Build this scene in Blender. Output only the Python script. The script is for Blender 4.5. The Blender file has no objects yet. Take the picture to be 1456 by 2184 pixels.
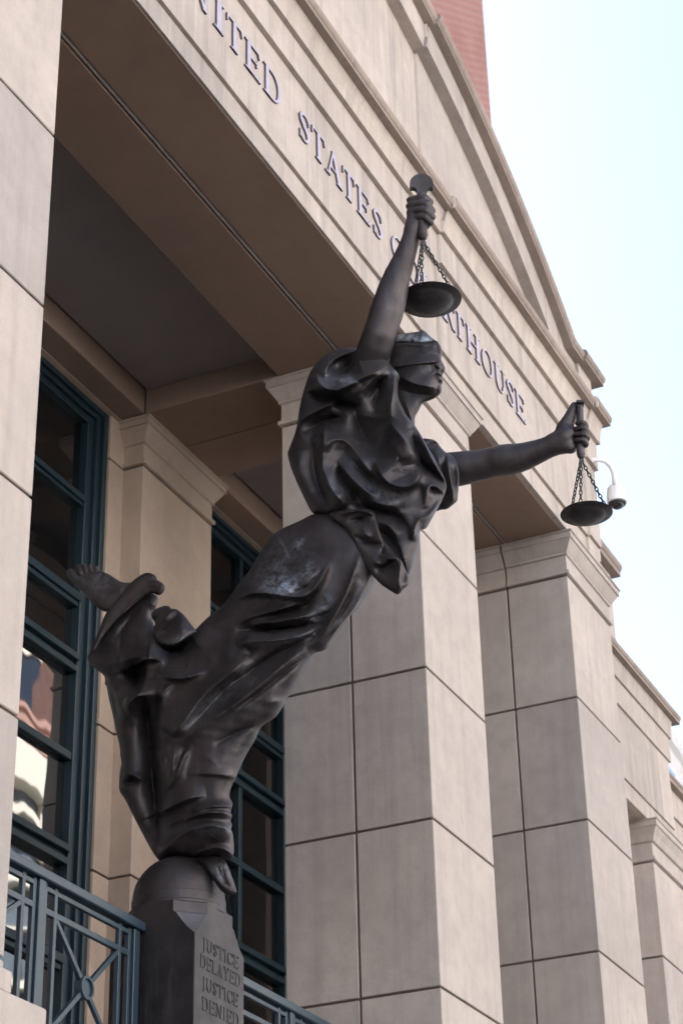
import bpy, bmesh, math, random
import numpy as np
from mathutils import Vector, Matrix
SC = bpy.context.scene
rng = random.Random(7)

# ------------------------------------------------------------------ camera, sky, sun, exposure
RC = np.array([[0.4303583, 0.43502117, 0.79091613],
               [-0.90241081, 0.22785773, 0.36569876],
               [-0.02112965, -0.87111276, 0.49062827]])
_u, _s, _v = np.linalg.svd(RC); RC = _u @ _v
FPX = 4333.8; EYE = np.array([0.0, 0.0, 1.6])
cd = bpy.data.cameras.new('camera'); cam = bpy.data.objects.new('camera', cd)
SC.collection.objects.link(cam); SC.camera = cam
cd.sensor_fit = 'VERTICAL'; cd.sensor_height = 36.0; cd.lens = 36.0 * FPX / 2184.0
cd.clip_start = 0.1; cd.clip_end = 3000
M = Matrix.Identity(4)
for r in range(3):
    M[r][0] = RC[r, 0]; M[r][1] = -RC[r, 1]; M[r][2] = -RC[r, 2]; M[r][3] = EYE[r]
cam.matrix_world = M
cd.dof.use_dof = True; cd.dof.focus_distance = 14.2; cd.dof.aperture_fstop = 3.2

SUN_EL = math.radians(46); SUN_ROT = math.radians(13)
W = bpy.data.worlds.new('World'); SC.world = W; W.use_nodes = True
nt = W.node_tree; bg = nt.nodes['Background']
sk = nt.nodes.new('ShaderNodeTexSky'); sk.sky_type = 'NISHITA'; sk.sun_disc = False
sk.sun_elevation = SUN_EL; sk.sun_rotation = SUN_ROT
sk.air_density = 1.0; sk.dust_density = 2.3; sk.ozone_density = 1.0
nt.links.new(sk.outputs[0], bg.inputs[0]); bg.inputs[1].default_value = 0.06
sl = bpy.data.lights.new('sun', 'SUN'); sl.energy = 5.0; sl.angle = math.radians(0.53); sl.color = (1, 0.97, 0.93)
so = bpy.data.objects.new('sun', sl); SC.collection.objects.link(so)
so.rotation_euler = Vector((math.sin(SUN_ROT) * math.cos(SUN_EL), math.cos(SUN_ROT) * math.cos(SUN_EL), math.sin(SUN_EL))).to_track_quat('Z', 'Y').to_euler(); so.location = (0, 30, 60)
VS = SC.view_settings
SC.display_settings.display_device = 'sRGB'
VS.view_transform = 'Standard'; VS.look = 'None'; VS.gamma = 1.0; VS.use_curve_mapping = False
VS.exposure = 2.76
SC.cycles.max_bounces = 8; SC.cycles.diffuse_bounces = 5; SC.cycles.use_denoising = True
SC.cycles.sample_clamp_indirect = 6

# ------------------------------------------------------------------ helpers
C = SC.collection
def prop(o, label=None, cat=None, group=None, kind=None):
    if label: o['label'] = label
    if cat: o['category'] = cat
    if group: o['group'] = group
    if kind: o['kind'] = kind
    return o
def empty(name, loc=(0, 0, 0), parent=None):
    o = bpy.data.objects.new(name, None); C.objects.link(o); o.empty_display_size = 0.2
    o.location = loc
    if parent: o.parent = parent; o.matrix_parent_inverse = Matrix.Translation(-parent.matrix_world.translation)
    bpy.context.view_layer.update() if False else None
    return o
def pt(u, v, Y=None, X=None, D=None):
    d = RC @ np.array([(u - 728) / FPX, (v - 1092) / FPX, 1.0])
    s = Y / d[1] if Y is not None else X / d[0] if X is not None else D
    return EYE + d * s
class MB:
    def __init__(s): s.v = []; s.f = []
    def add(s, v, f):
        n = len(s.v); s.v += [tuple(map(float, p)) for p in v]; s.f += [tuple(i + n for i in q) for q in f]; return s
    def box(s, x0, x1, y0, y1, z0, z1, b=0.0):
        if b <= 0:
            return s.add([(x, y, z) for x in (x0, x1) for y in (y0, y1) for z in (z0, z1)],
                         [(0, 1, 3, 2), (4, 6, 7, 5), (0, 4, 5, 1), (2, 3, 7, 6), (0, 2, 6, 4), (1, 5, 7, 3)])
        bm = bmesh.new()
        bmesh.ops.create_cube(bm, size=1)
        for v in bm.verts:
            v.co = Vector(((x0 + x1) / 2 + v.co.x * (x1 - x0), (y0 + y1) / 2 + v.co.y * (y1 - y0), (z0 + z1) / 2 + v.co.z * (z1 - z0)))
        bmesh.ops.bevel(bm, geom=bm.edges[:], offset=b, segments=1, affect='EDGES')
        bm.verts.index_update()
        vs = [v.co[:] for v in bm.verts]; fs = [[v.index for v in f.verts] for f in bm.faces]; bm.free()
        return s.add(vs, fs)
    def exx(s, prof, x0, x1):            # a closed YZ outline run along X
        n = len(prof)
        v = [(x0, y, z) for y, z in prof] + [(x1, y, z) for y, z in prof]
        f = [(i, (i + 1) % n, n + (i + 1) % n, n + i) for i in range(n)]
        return s.add(v, f + [tuple(range(n - 1, -1, -1)), tuple(range(n, 2 * n))])
    def loft(s, rings, cap=True):
        n = len(rings[0]); v = [p for r in rings for p in r]
        f = [(k * n + i, k * n + (i + 1) % n, (k + 1) * n + (i + 1) % n, (k + 1) * n + i) for k in range(len(rings) - 1) for i in range(n)]
        if cap: f += [tuple(range(n - 1, -1, -1)), tuple(range((len(rings) - 1) * n, len(rings) * n))]
        return s.add(v, f)
    def tube(s, pts, r, n=10, closed=False, cap=True):
        P = [Vector(p) for p in pts]; m = len(P); R = r if hasattr(r, '__len__') else [r] * m
        rings = []; up = None
        for i in range(m):
            t = (P[(i + 1) % m] - P[i - 1]) if closed else (P[min(i + 1, m - 1)] - P[max(i - 1, 0)])
            t.normalize()
            if up is None: up = t.orthogonal().normalized()
            up = (up - t * up.dot(t)).normalized(); w = t.cross(up)
            rings.append([P[i] + (up * math.cos(a) + w * math.sin(a)) * R[i] for a in [2 * math.pi * k / n for k in range(n)]])
        if closed:
            b = len(s.v); s.add([p for q in rings for p in q], [])
            s.f += [tuple(b + j for j in (k * n + i, k * n + (i + 1) % n, ((k + 1) % m) * n + (i + 1) % n, ((k + 1) % m) * n + i)) for k in range(m) for i in range(n)]
            return s
        return s.loft(rings, cap)
    def lathe(s, prof, c, n=32, axis=Vector((0, 0, 1))):
        q = Vector((0, 0, 1)).rotation_difference(axis)
        rings = [[Vector(c) + q @ Vector((r * math.cos(a), r * math.sin(a), z)) for a in [2 * math.pi * k / n for k in range(n)]] for r, z in prof]
        return s.loft(rings)
    def build(s, name, m, parent=None, smooth=False, fix=True):
        me = bpy.data.meshes.new(name); me.from_pydata(s.v, [], s.f)
        if fix:
            bm = bmesh.new(); bm.from_mesh(me); bmesh.ops.recalc_face_normals(bm, faces=bm.faces[:]); bm.to_mesh(me); bm.free()
        if smooth:
            me.polygons.foreach_set('use_smooth', [True] * len(me.polygons))
            if smooth != True: me.set_sharp_from_angle(angle=math.radians(smooth))
        me.materials.append(m)
        o = bpy.data.objects.new(name, me); C.objects.link(o)
        if parent:
            o.parent = parent; o.matrix_parent_inverse = wm(parent).inverted()
        return o
def wm(o):
    m = Matrix.Translation(o.location)
    return m if o.parent is None else wm(o.parent) @ o.matrix_parent_inverse @ m

# ------------------------------------------------------------------ materials
def mat(name):
    m = bpy.data.materials.new(name); m.use_nodes = True; t = m.node_tree
    return m, t, t.nodes['Principled BSDF']
def nd(t, ty, **k):
    n = t.nodes.new(ty)
    for a, b in k.items():
        if a.startswith('i_'):
            a = a[2:]; n.inputs[int(a) if a.isdigit() else a.replace('_', ' ')].default_value = b
        else: setattr(n, a, b)
    return n
def noise(t, scale, detail=4, rough=0.55, vec=None, sc=None):
    tc = nd(t, 'ShaderNodeTexCoord'); mp = nd(t, 'ShaderNodeMapping')
    t.links.new(tc.outputs['Object'], mp.inputs[0])
    if sc: mp.inputs['Scale'].default_value = sc
    n = nd(t, 'ShaderNodeTexNoise'); n.inputs['Scale'].default_value = scale
    n.inputs['Detail'].default_value = detail; n.inputs['Roughness'].default_value = rough
    t.links.new(mp.outputs[0], n.inputs[0]); return n.outputs['Fac']
def ramp(t, fac, a, b, ca=(0, 0, 0, 1), cb=(1, 1, 1, 1)):
    r = nd(t, 'ShaderNodeValToRGB'); e = r.color_ramp.elements
    e[0].position = a; e[1].position = b; e[0].color = ca; e[1].color = cb
    t.links.new(fac, r.inputs[0]); return r.outputs[0]
def mixc(t, fac, a, b, mode='MIX'):
    x = nd(t, 'ShaderNodeMix', data_type='RGBA', blend_type=mode)
    for s, val in ((0, fac), (6, a), (7, b)):
        if hasattr(val, 'is_linked') or hasattr(val, 'links'): t.links.new(val, x.inputs[s])
        elif s == 0: x.inputs[s].default_value = val
        else: x.inputs[s].default_value = (*val, 1) if len(val) == 3 else val
    return x.outputs[2]
def bump(t, bs, h, strength=0.2, dist=0.01):
    b = nd(t, 'ShaderNodeBump'); b.inputs['Strength'].default_value = strength; b.inputs['Distance'].default_value = dist
    t.links.new(h, b.inputs['Height']); t.links.new(b.outputs[0], bs.inputs['Normal'])
def stone(name, base, streak=0.3, grey=(0.20, 0.19, 0.19), mott=0.5):
    m, t, b = mat(name)
    c = mixc(t, ramp(t, noise(t, 0.9, 5, 0.6), 0.3, 0.7), tuple(x * 0.88 for x in base), tuple(x * 1.1 for x in base))
    c = mixc(t, ramp(t, noise(t, 5.0, 6, 0.65), 0.42, 0.72, (0, 0, 0, 1), (mott,) * 3 + (1,)), c, tuple(x * 0.72 for x in base))
    st = ramp(t, noise(t, 1.0, 4, 0.62, sc=(7.5, 7.5, 0.35)), 0.5, 0.76, (0, 0, 0, 1), (streak,) * 3 + (1,))
    c = mixc(t, st, c, grey)
    st2 = ramp(t, noise(t, 1.0, 3, 0.6, sc=(17, 17, 0.5)), 0.56, 0.74, (0, 0, 0, 1), (streak * 0.8,) * 3 + (1,))
    c = mixc(t, st2, c, tuple(min(1, x * 1.22) for x in base))
    sp = noise(t, 140, 2, 0.6)
    c = mixc(t, ramp(t, sp, 0.35, 0.7, (0.86, 0.86, 0.86, 1), (1.1, 1.1, 1.1, 1)), c, c) if False else c
    sm = nd(t, 'ShaderNodeMix', data_type='RGBA', blend_type='MULTIPLY'); sm.inputs[0].default_value = 1
    t.links.new(c, sm.inputs[6]); t.links.new(ramp(t, sp, 0.3, 0.7, (0.86, 0.86, 0.87, 1), (1.08, 1.07, 1.06, 1)), sm.inputs[7])
    oi = nd(t, 'ShaderNodeObjectInfo'); rv = ramp(t, oi.outputs['Random'], 0, 1, (0.86, 0.865, 0.87, 1), (1.06, 1.045, 1.03, 1))
    s2 = nd(t, 'ShaderNodeMix', data_type='RGBA', blend_type='MULTIPLY'); s2.inputs[0].default_value = 1
    t.links.new(sm.outputs[2], s2.inputs[6]); t.links.new(rv, s2.inputs[7])
    t.links.new(s2.outputs[2], b.inputs['Base Color']); b.inputs['Roughness'].default_value = 0.85
    b.inputs['Specular IOR Level'].default_value = 0.25
    bump(t, b, noise(t, 90, 5, 0.7), 0.25, 0.004)
    return m
def plain(name, col, rough=0.6, metal=0.0, var=0.12, bs=30, bstr=0.1, spec=0.5):
    m, t, b = mat(name)
    c = mixc(t, noise(t, bs * 0.2, 4), tuple(x * (1 - var) for x in col), tuple(min(1, x * (1 + var)) for x in col))
    t.links.new(c, b.inputs['Base Color']); b.inputs['Roughness'].default_value = rough
    b.inputs['Metallic'].default_value = metal; b.inputs['Specular IOR Level'].default_value = spec
    if bstr: bump(t, b, noise(t, bs, 4, 0.6), bstr, 0.004)
    return m
STONE = (0.455, 0.40, 0.362)
M_STONE = stone('precast stone', STONE, 0.28)
M_ENTAB = stone('weathered precast stone', (0.44, 0.385, 0.345), 0.62, (0.225, 0.205, 0.195))
M_PORCH = stone('bounce warmed porch stone', (0.47, 0.37, 0.295), 0.12, mott=0.35)  # same stone, less streaked; warm bounce light is put into the tint
M_STRIP = plain('pale joint strip', (0.62, 0.55, 0.48), 0.8, bs=30, bstr=0.1)
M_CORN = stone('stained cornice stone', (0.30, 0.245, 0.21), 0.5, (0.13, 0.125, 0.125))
M_JOINT = plain('joint sealant', (0.10, 0.075, 0.062), 0.9)
M_SOFF = stone('shade darkened soffit stone', (0.29, 0.205, 0.155), 0.0, mott=0.25)  # same stone again, with the soffit's shade put into a darker colour
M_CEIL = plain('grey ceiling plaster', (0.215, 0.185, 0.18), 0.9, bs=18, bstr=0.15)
M_TEAL = plain('dark teal paint', (0.010, 0.026, 0.036), 0.42, bs=14, bstr=0.05, var=0.2)
M_RAIL = plain('blue grey rail paint', (0.022, 0.042, 0.060), 0.38, bs=22, bstr=0.08, var=0.2)
M_LET = plain('brushed metal letters', (0.40, 0.375, 0.46), 0.45, 0.2, bs=60, bstr=0.05)
M_LETD = plain('shade darkened letter returns', (0.12, 0.088, 0.083), 0.6, 0.1, bs=60, bstr=0.05)  # brown letter sides, darkened for the shade on their undersides
M_WHITE = plain('white camera housing', (0.8, 0.8, 0.8), 0.4, bs=60, bstr=0.02, var=0.04)
M_LENS = plain('camera lens black', (0.015, 0.015, 0.018), 0.15, bs=60, bstr=0.0)
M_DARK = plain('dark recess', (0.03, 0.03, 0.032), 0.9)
def glass():
    m, t, b = mat('dark coated window glass')
    b.inputs['Base Color'].default_value = (0.004, 0.005, 0.006, 1); b.inputs['Roughness'].default_value = 0.015
    b.inputs['IOR'].default_value = 2.1
    bump(t, b, noise(t, 0.75, 2, 0.45, sc=(1.3, 1, 0.9)), 0.15, 0.035)
    return m
M_GLASS = glass()
# ------------------------------------------------------------------ courthouse
XL = (7.27, 8.65); X1 = (14.62, 15.97); X2 = (18.75, 20.17)
YF, YM, YB = 6.0, 6.70, 7.36
JZ = [3.43, 4.81, 6.18, 7.585, 8.955, 10.312, 11.75]
court = empty('courthouse', (11.63, 6.0, 0.0))
prop(court, 'tan stone courthouse with tall square columns and UNITED STATES COURTHOUSE lettered over its porch', 'courthouse')
G = 0.0105
def rect(x0, x1, y0, y1, z): return [(x0, y0, z), (x1, y0, z), (x1, y1, z), (x0, y1, z)]
def capital(x0, x1, y0, y1, front, back, parent, left=True, right=True, m=None):
    pr = [(0.0, 11.757), (0.028, 11.765), (0.028, 11.80), (0.004, 11.812), (0.0, 11.99), (0.022, 12.0), (0.024, 12.025), (0.03, 12.03), (0.055, 12.07), (0.098, 12.145), (0.098, 12.15), (0.112, 12.15), (0.112, 12.215), (0.128, 12.22), (0.128, 12.238)]
    mb = MB()
    mb.loft([rect(x0 - p * left, x1 + p * right, y0 - p * front, y1 + p * back, z) for p, z in pr])
    return mb.build('capital', m or M_STONE, parent)
def column(x0, x1, name='column', y0=YF, ym=YM, y1=YB):
    e = empty(name, (0, 0, 0), court); e.matrix_parent_inverse = wm(court).inverted()
    MB().box(x0 + 0.018, x1 - 0.018, y0 + 0.018, y1 - 0.018, 3.0, 12.2).build('core', M_JOINT, e)
    for k in range(len(JZ) - 1):
        for a, b in ((y0, ym - G), (ym + G, y1)):
            MB().box(x0, x1, a, b, JZ[k] + G, JZ[k + 1] - G, 0.006).build('stone_panel', M_STONE, e)
    capital(x0, x1, y0, ym - G, 1, 0, e); capital(x0, x1, ym + G, y1, 0, 1, e)
    return e
for xx in (XL, X1, X2): column(*xx)
# pilasters and wall strips behind
YP, YW = 8.87, 9.09
for (x0, x1) in ((7.27, 8.65), (14.62, 16.0), (18.75, 20.15)):
    e = empty('pilaster', (0, 0, 0), court); e.matrix_parent_inverse = wm(court).inverted()
    MB().box(x0 + 0.018, x1 - 0.018, YP + 0.018, YW + 0.2, 3.0, 12.2).build('core', M_JOINT, e)
    for k in range(len(JZ) - 1):
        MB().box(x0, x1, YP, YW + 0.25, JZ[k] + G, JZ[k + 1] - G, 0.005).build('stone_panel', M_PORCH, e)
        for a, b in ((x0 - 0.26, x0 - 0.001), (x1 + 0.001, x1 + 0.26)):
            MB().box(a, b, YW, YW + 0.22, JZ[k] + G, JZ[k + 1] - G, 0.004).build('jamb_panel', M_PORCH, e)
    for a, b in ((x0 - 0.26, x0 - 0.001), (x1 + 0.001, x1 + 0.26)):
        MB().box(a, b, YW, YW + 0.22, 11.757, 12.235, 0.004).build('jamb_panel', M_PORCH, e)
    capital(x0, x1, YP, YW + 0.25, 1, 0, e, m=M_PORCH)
# porch soffit: front lintel with a groove, cross beams, rear beam, ceiling
porch = empty('porch_soffit', (0, 0, 0), court); porch.matrix_parent_inverse = wm(court).inverted()
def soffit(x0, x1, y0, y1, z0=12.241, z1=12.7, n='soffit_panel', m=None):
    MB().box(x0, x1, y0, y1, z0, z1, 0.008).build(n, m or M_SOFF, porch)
for x0, x1 in ((8.0, 15.28), (15.3, 19.6)):
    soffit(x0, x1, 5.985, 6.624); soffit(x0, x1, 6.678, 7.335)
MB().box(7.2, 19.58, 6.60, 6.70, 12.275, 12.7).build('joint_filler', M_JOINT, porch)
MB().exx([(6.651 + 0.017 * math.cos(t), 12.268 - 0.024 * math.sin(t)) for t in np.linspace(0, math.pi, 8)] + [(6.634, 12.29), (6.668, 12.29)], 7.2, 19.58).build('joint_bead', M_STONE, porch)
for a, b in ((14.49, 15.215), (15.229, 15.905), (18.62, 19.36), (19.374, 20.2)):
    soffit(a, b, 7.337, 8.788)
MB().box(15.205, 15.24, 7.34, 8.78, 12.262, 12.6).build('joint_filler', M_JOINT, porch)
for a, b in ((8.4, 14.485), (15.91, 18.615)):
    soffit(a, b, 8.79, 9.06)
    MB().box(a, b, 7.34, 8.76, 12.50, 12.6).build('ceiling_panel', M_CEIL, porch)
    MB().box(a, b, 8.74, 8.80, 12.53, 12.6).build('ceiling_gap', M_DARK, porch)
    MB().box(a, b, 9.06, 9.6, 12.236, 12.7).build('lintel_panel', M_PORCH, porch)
MB().box(7.0, 20.4, 6.1, 9.6, 12.71, 13.2).build('roof_slab', M_STONE, porch)
# windows
def window(x0, x1, mull):
    w = empty('window', (0, 0, 0), court); w.matrix_parent_inverse = wm(court).inverted()
    z0, z1 = 4.6, 12.236
    fr = MB()
    for k, (a, y) in enumerate(((0.0, 9.115), (0.075, 9.15), (0.15, 9.19))):
        b = (0.075, 0.15, 0.25)[k]
        fr.box(x0 + a, x0 + b - 0.004, y, 9.32, z0, z1 - 0.002 * k, 0.006).box(x1 - b + 0.004, x1 - a, y, 9.32, z0, z1 - 0.002 * k, 0.006)
        fr.box(x0 + b, x1 - b, y + 0.001, 9.319, z1 - b * 0.75, z1 - a * 0.75 - 0.003, 0.006)
    fr.build('frame', M_TEAL, w)
    TZ = [(11.17, 0.10, 2), (10.12, 0.13, 2), (9.48, 0.17, 3), (8.58, 0.075, 1), (7.66, 0.17, 3), (6.72, 0.13, 2), (5.7, 0.1, 2), (4.75, 0.2, 2)]
    for z, h, k in TZ:
        t = MB()
        if k == 1: t.box(x0 + 0.245, x1 - 0.245, 9.205, 9.318, z - h / 2, z + h / 2, 0.006)
        elif k == 2:
            t.box(x0 + 0.245, x1 - 0.245, 9.18, 9.318, z - h * 0.12, z + h / 2, 0.006).box(x0 + 0.246, x1 - 0.246, 9.21, 9.317, z - h / 2, z - h * 0.13, 0.004)
        else:
            t.box(x0 + 0.245, x1 - 0.245, 9.165, 9.318, z + h * 0.12, z + h / 2, 0.006).box(x0 + 0.246, x1 - 0.246, 9.225, 9.317, z - h * 0.12, z + h * 0.13).box(x0 + 0.246, x1 - 0.246, 9.19, 9.316, z - h / 2, z - h * 0.13, 0.006)
        t.build('transom', M_TEAL, w)
    xs = [x0 + 0.24] + list(mull) + [x1 - 0.24]
    zs = sorted([t[0] for t in TZ] + [z1 - 0.15])
    for xm in mull:
        for k in range(len(zs) - 1):
            if zs[k] < 9.6 or True:
                MB().box(xm - 0.035, xm + 0.035, 9.21, 9.316, zs[k] + 0.03, zs[k + 1] - 0.03, 0.006).build('mullion', M_TEAL, w)
    for i in range(len(xs) - 1):
        for k in range(len(zs) - 1):
            dy = rng.uniform(-0.002, 0.002); dz = rng.uniform(-0.003, 0.003)
            a, b = xs[i] + 0.01, xs[i + 1] - 0.01; c, d = zs[k] + 0.01, zs[k + 1] - 0.01
            MB().add([(a, 9.27 + dy, c), (b, 9.27 - dy, c), (b, 9.27 - dy + dz, d), (a, 9.27 + dy + dz, d), (a, 9.29, c), (b, 9.29, c), (b, 9.29, d), (a, 9.29, d)],
                     [(0, 1, 2, 3), (4, 7, 6, 5), (0, 4, 5, 1), (1, 5, 6, 2), (2, 6, 7, 3), (3, 7, 4, 0)]).build('pane', M_GLASS, w)
window(8.91, 14.36, (10.6, 12.67)); window(16.26, 18.49, (17.3,))
# entablature with two forward breaks, lettering and the arched pediment
ent = empty('entablature', (0, 0, 0), court); ent.matrix_parent_inverse = wm(court).inverted()
J1, J2, XE = 15.14, 19.32, 19.66
SEG = ((-3.0, J1, 0.0), (J1, J2, 0.035), (J2, XE, 0.07))
def torus_prof(y, z0, z1, ob):
    zc = (z0 + z1) / 2; r = (z1 - z0) / 2
    return [(y - ob * math.cos(a), zc + r * math.sin(a)) for a in np.linspace(-math.pi / 2, math.pi / 2, 9)]
for k, (xa, xb, o) in enumerate(SEG):
    q = k == 2
    def run(name, prof, m, ex=0.0, cut=None):
        bl = [xa] + [c for c in (cut or []) if xa + 0.3 < c < xb - 0.3] + [xb + (ex if q else 0)]
        for i in range(len(bl) - 1):
            g = 0.0025
            MB().exx([(y - o, z) for y, z in prof], bl[i] + (g if i else 0), bl[i + 1] - (g if i < len(bl) - 2 else 0)).build(name, m, ent)
    run('architrave_band', [(5.962, 12.246), (5.962, 12.476), (5.966, 12.482), (6.3, 12.482), (6.3, 12.246)], M_ENTAB, 0, [8.7, 11.9])
    run('frieze_panel', [(5.93, 12.484), (5.93, 13.497), (6.3, 13.497), (6.3, 12.484)], M_ENTAB, 0.01)
    run('upper_band', [(5.885, 13.50), (5.885, 13.857), (6.3, 13.857), (6.3, 13.50)], M_ENTAB, 0.03)
    run('cyma_band', [(5.84, 13.86), (5.84, 13.875), (5.835, 13.96), (5.82, 14.04), (5.79, 14.112), (6.3, 14.112), (6.3, 13.86)], M_ENTAB, 0.06)
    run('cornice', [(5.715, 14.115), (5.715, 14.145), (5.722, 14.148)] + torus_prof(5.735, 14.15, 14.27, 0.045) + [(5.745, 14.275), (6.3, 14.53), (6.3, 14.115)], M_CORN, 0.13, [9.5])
    if k < 2:
        aa, ab = math.asin((xa - 12.25) / 11.1) if xa > 0 else -0.3, math.asin((min(xb, 18.75) - 12.25) / 11.1)
        TT = [(12.25 + 11.1 * math.sin(t), 5.75 + 11.1 * math.cos(t)) for t in np.linspace(aa, ab, 16)]
        pl = [(TT[0][0], 14.38)] + TT + [(TT[-1][0], 14.38)]
        n = len(pl); y0 = 6.03 - o
        MB().add([(x, y0, z) for x, z in pl] + [(x, 6.34, z) for x, z in pl], [tuple(range(n)), tuple(range(2 * n - 1, n - 1, -1))] + [(i, n + i, n + (i + 1) % n, (i + 1) % n) for i in range(n)]).build('tympanum_panel', M_ENTAB, ent)
    if k:
        for z0, z1, yf in ((12.25, 12.475, 5.962), (12.49, 13.49, 5.93), (13.505, 13.85, 5.885), (13.87, 14.0, 5.838), (14.12, 14.26, 5.70), (14.4, 16.3 if k == 1 else 14.6, 6.03)):
            MB().box(xa - 0.006, xa - 0.0005, yf - o + 0.001, yf - o + 0.034, z0, z1).build('joint_strip', M_STRIP, ent)
        if k == 1: MB().box(xa - 0.006, xa - 0.0005, 5.9 - o + 0.001, 5.9 - o + 0.034, 16.28, 16.62).build('joint_strip', M_STRIP, ent)
# arched band and raking cornice (centre XC, ZC)
XC, ZC = 12.25, 5.75
def arc_piece(prof, a0, a1, name, m, n=18):
    # prof: (y, radius) closed outline swept round the arch centre; angle measured from vertical
    rings = [[(XC + r * math.sin(a), y, ZC + r * math.cos(a)) for y, r in prof] for a in np.linspace(a0, a1, n)]
    MB().loft(rings).build(name, m, ent)
aJ = math.asin((J1 - XC) / 11.1); aE = 0.64
for a0, a1, o in ((-0.3, aJ, 0.0), (aJ, aE, 0.035)):
    arc_piece([(5.9 - o, 10.9), (5.9 - o, 11.262), (6.4, 11.262), (6.4, 10.9)], a0, a1, 'arch_band', M_ENTAB)
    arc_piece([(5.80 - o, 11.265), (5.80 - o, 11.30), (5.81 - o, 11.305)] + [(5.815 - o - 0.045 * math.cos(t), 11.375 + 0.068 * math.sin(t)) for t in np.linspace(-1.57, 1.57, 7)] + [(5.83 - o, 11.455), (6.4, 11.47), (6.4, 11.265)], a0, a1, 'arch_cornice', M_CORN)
# level return of the arch at the right end, and wedge below it
def wedge(xa, xb, o, m):
    xs = np.linspace(xa, xb, 7)
    top = 14.79
    MB().box(xa, xb, 5.903 - o, 6.4, 14.36, top).build('return_panel', m, ent)
wedge(18.42, J2, 0.035, M_ENTAB); wedge(J2 + 0.001, XE + 0.12, 0.07, M_ENTAB)
for xa, xb, o in ((18.99, J2, 0.035), (J2, XE + 0.30, 0.07)):
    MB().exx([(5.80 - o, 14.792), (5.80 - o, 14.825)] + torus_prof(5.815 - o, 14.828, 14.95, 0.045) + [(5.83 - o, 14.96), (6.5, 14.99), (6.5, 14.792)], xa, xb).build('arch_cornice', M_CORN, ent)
MB().box(-3, XE - 0.02, 6.345, 7.4, 12.72, 14.72).build('attic_block', M_STONE, ent)
MB().loft([[(XC + 10.95 * math.sin(a), y, ZC + 10.95 * math.cos(a)) for a in np.linspace(-0.3, 0.62, 20)] + [(18.6, y, 14.3), (8.9, y, 14.3)] for y in (6.34, 7.6)]).build('pediment_block', M_STONE, ent)

# ------------------------------------------------------------------ serif capitals (unit height 1, stroke outlines)
def bar(x0, x1, y0, y1): return [(x0, y0), (x1, y0), (x1, y1), (x0, y1)]
def slant(xa, xb, w0, w1, y0=0, y1=1): return [(xa - w0 / 2, y0), (xa + w0 / 2, y0), (xb + w1 / 2, y1), (xb - w1 / 2, y1)]
TK, TN, SF = 0.155, 0.06, 0.045
def arcp(cx, cy, rx, ry, a0, a1, tk, tn, n=14):
    o, i = [], []
    for a in np.linspace(math.radians(a0), math.radians(a1), n):
        th = tn + (tk - tn) * abs(math.cos(a)) ** 1.5
        o.append((cx + rx * math.cos(a), cy + ry * math.sin(a)))
        i.append((cx + (rx - th) * math.cos(a), cy + (ry - max(tn, th * 0.55)) * math.sin(a)))
    return [[o[k], o[k + 1], i[k + 1], i[k]] for k in range(n - 1)]
def serif(xc, y, w=0.30): return [(xc - w / 2, y - 0.0 if y < 0.5 else y - SF), (xc + w / 2, y - 0.0 if y < 0.5 else y - SF), (xc + w / 2, y + SF if y < 0.5 else y), (xc - w / 2, y + SF if y < 0.5 else y)]
def stem(xc, w=TK, s0=True, s1=True):
    q = [bar(xc - w / 2, xc + w / 2, 0, 1)]
    if s0: q.append(serif(xc, 0, w + 0.17))
    if s1: q.append(serif(xc, 1, w + 0.17))
    return q
def spath(pts, ws):
    q = []
    P = [Vector((x, y)) for x, y in pts]; L = []
    for i in range(len(P)):
        t = (P[min(i + 1, len(P) - 1)] - P[max(i - 1, 0)]).normalized(); nrm = Vector((-t.y, t.x))
        L.append((P[i] + nrm * ws[i] / 2, P[i] - nrm * ws[i] / 2))
    return [[tuple(L[i][0]), tuple(L[i + 1][0]), tuple(L[i + 1][1]), tuple(L[i][1])] for i in range(len(P) - 1)]
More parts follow.
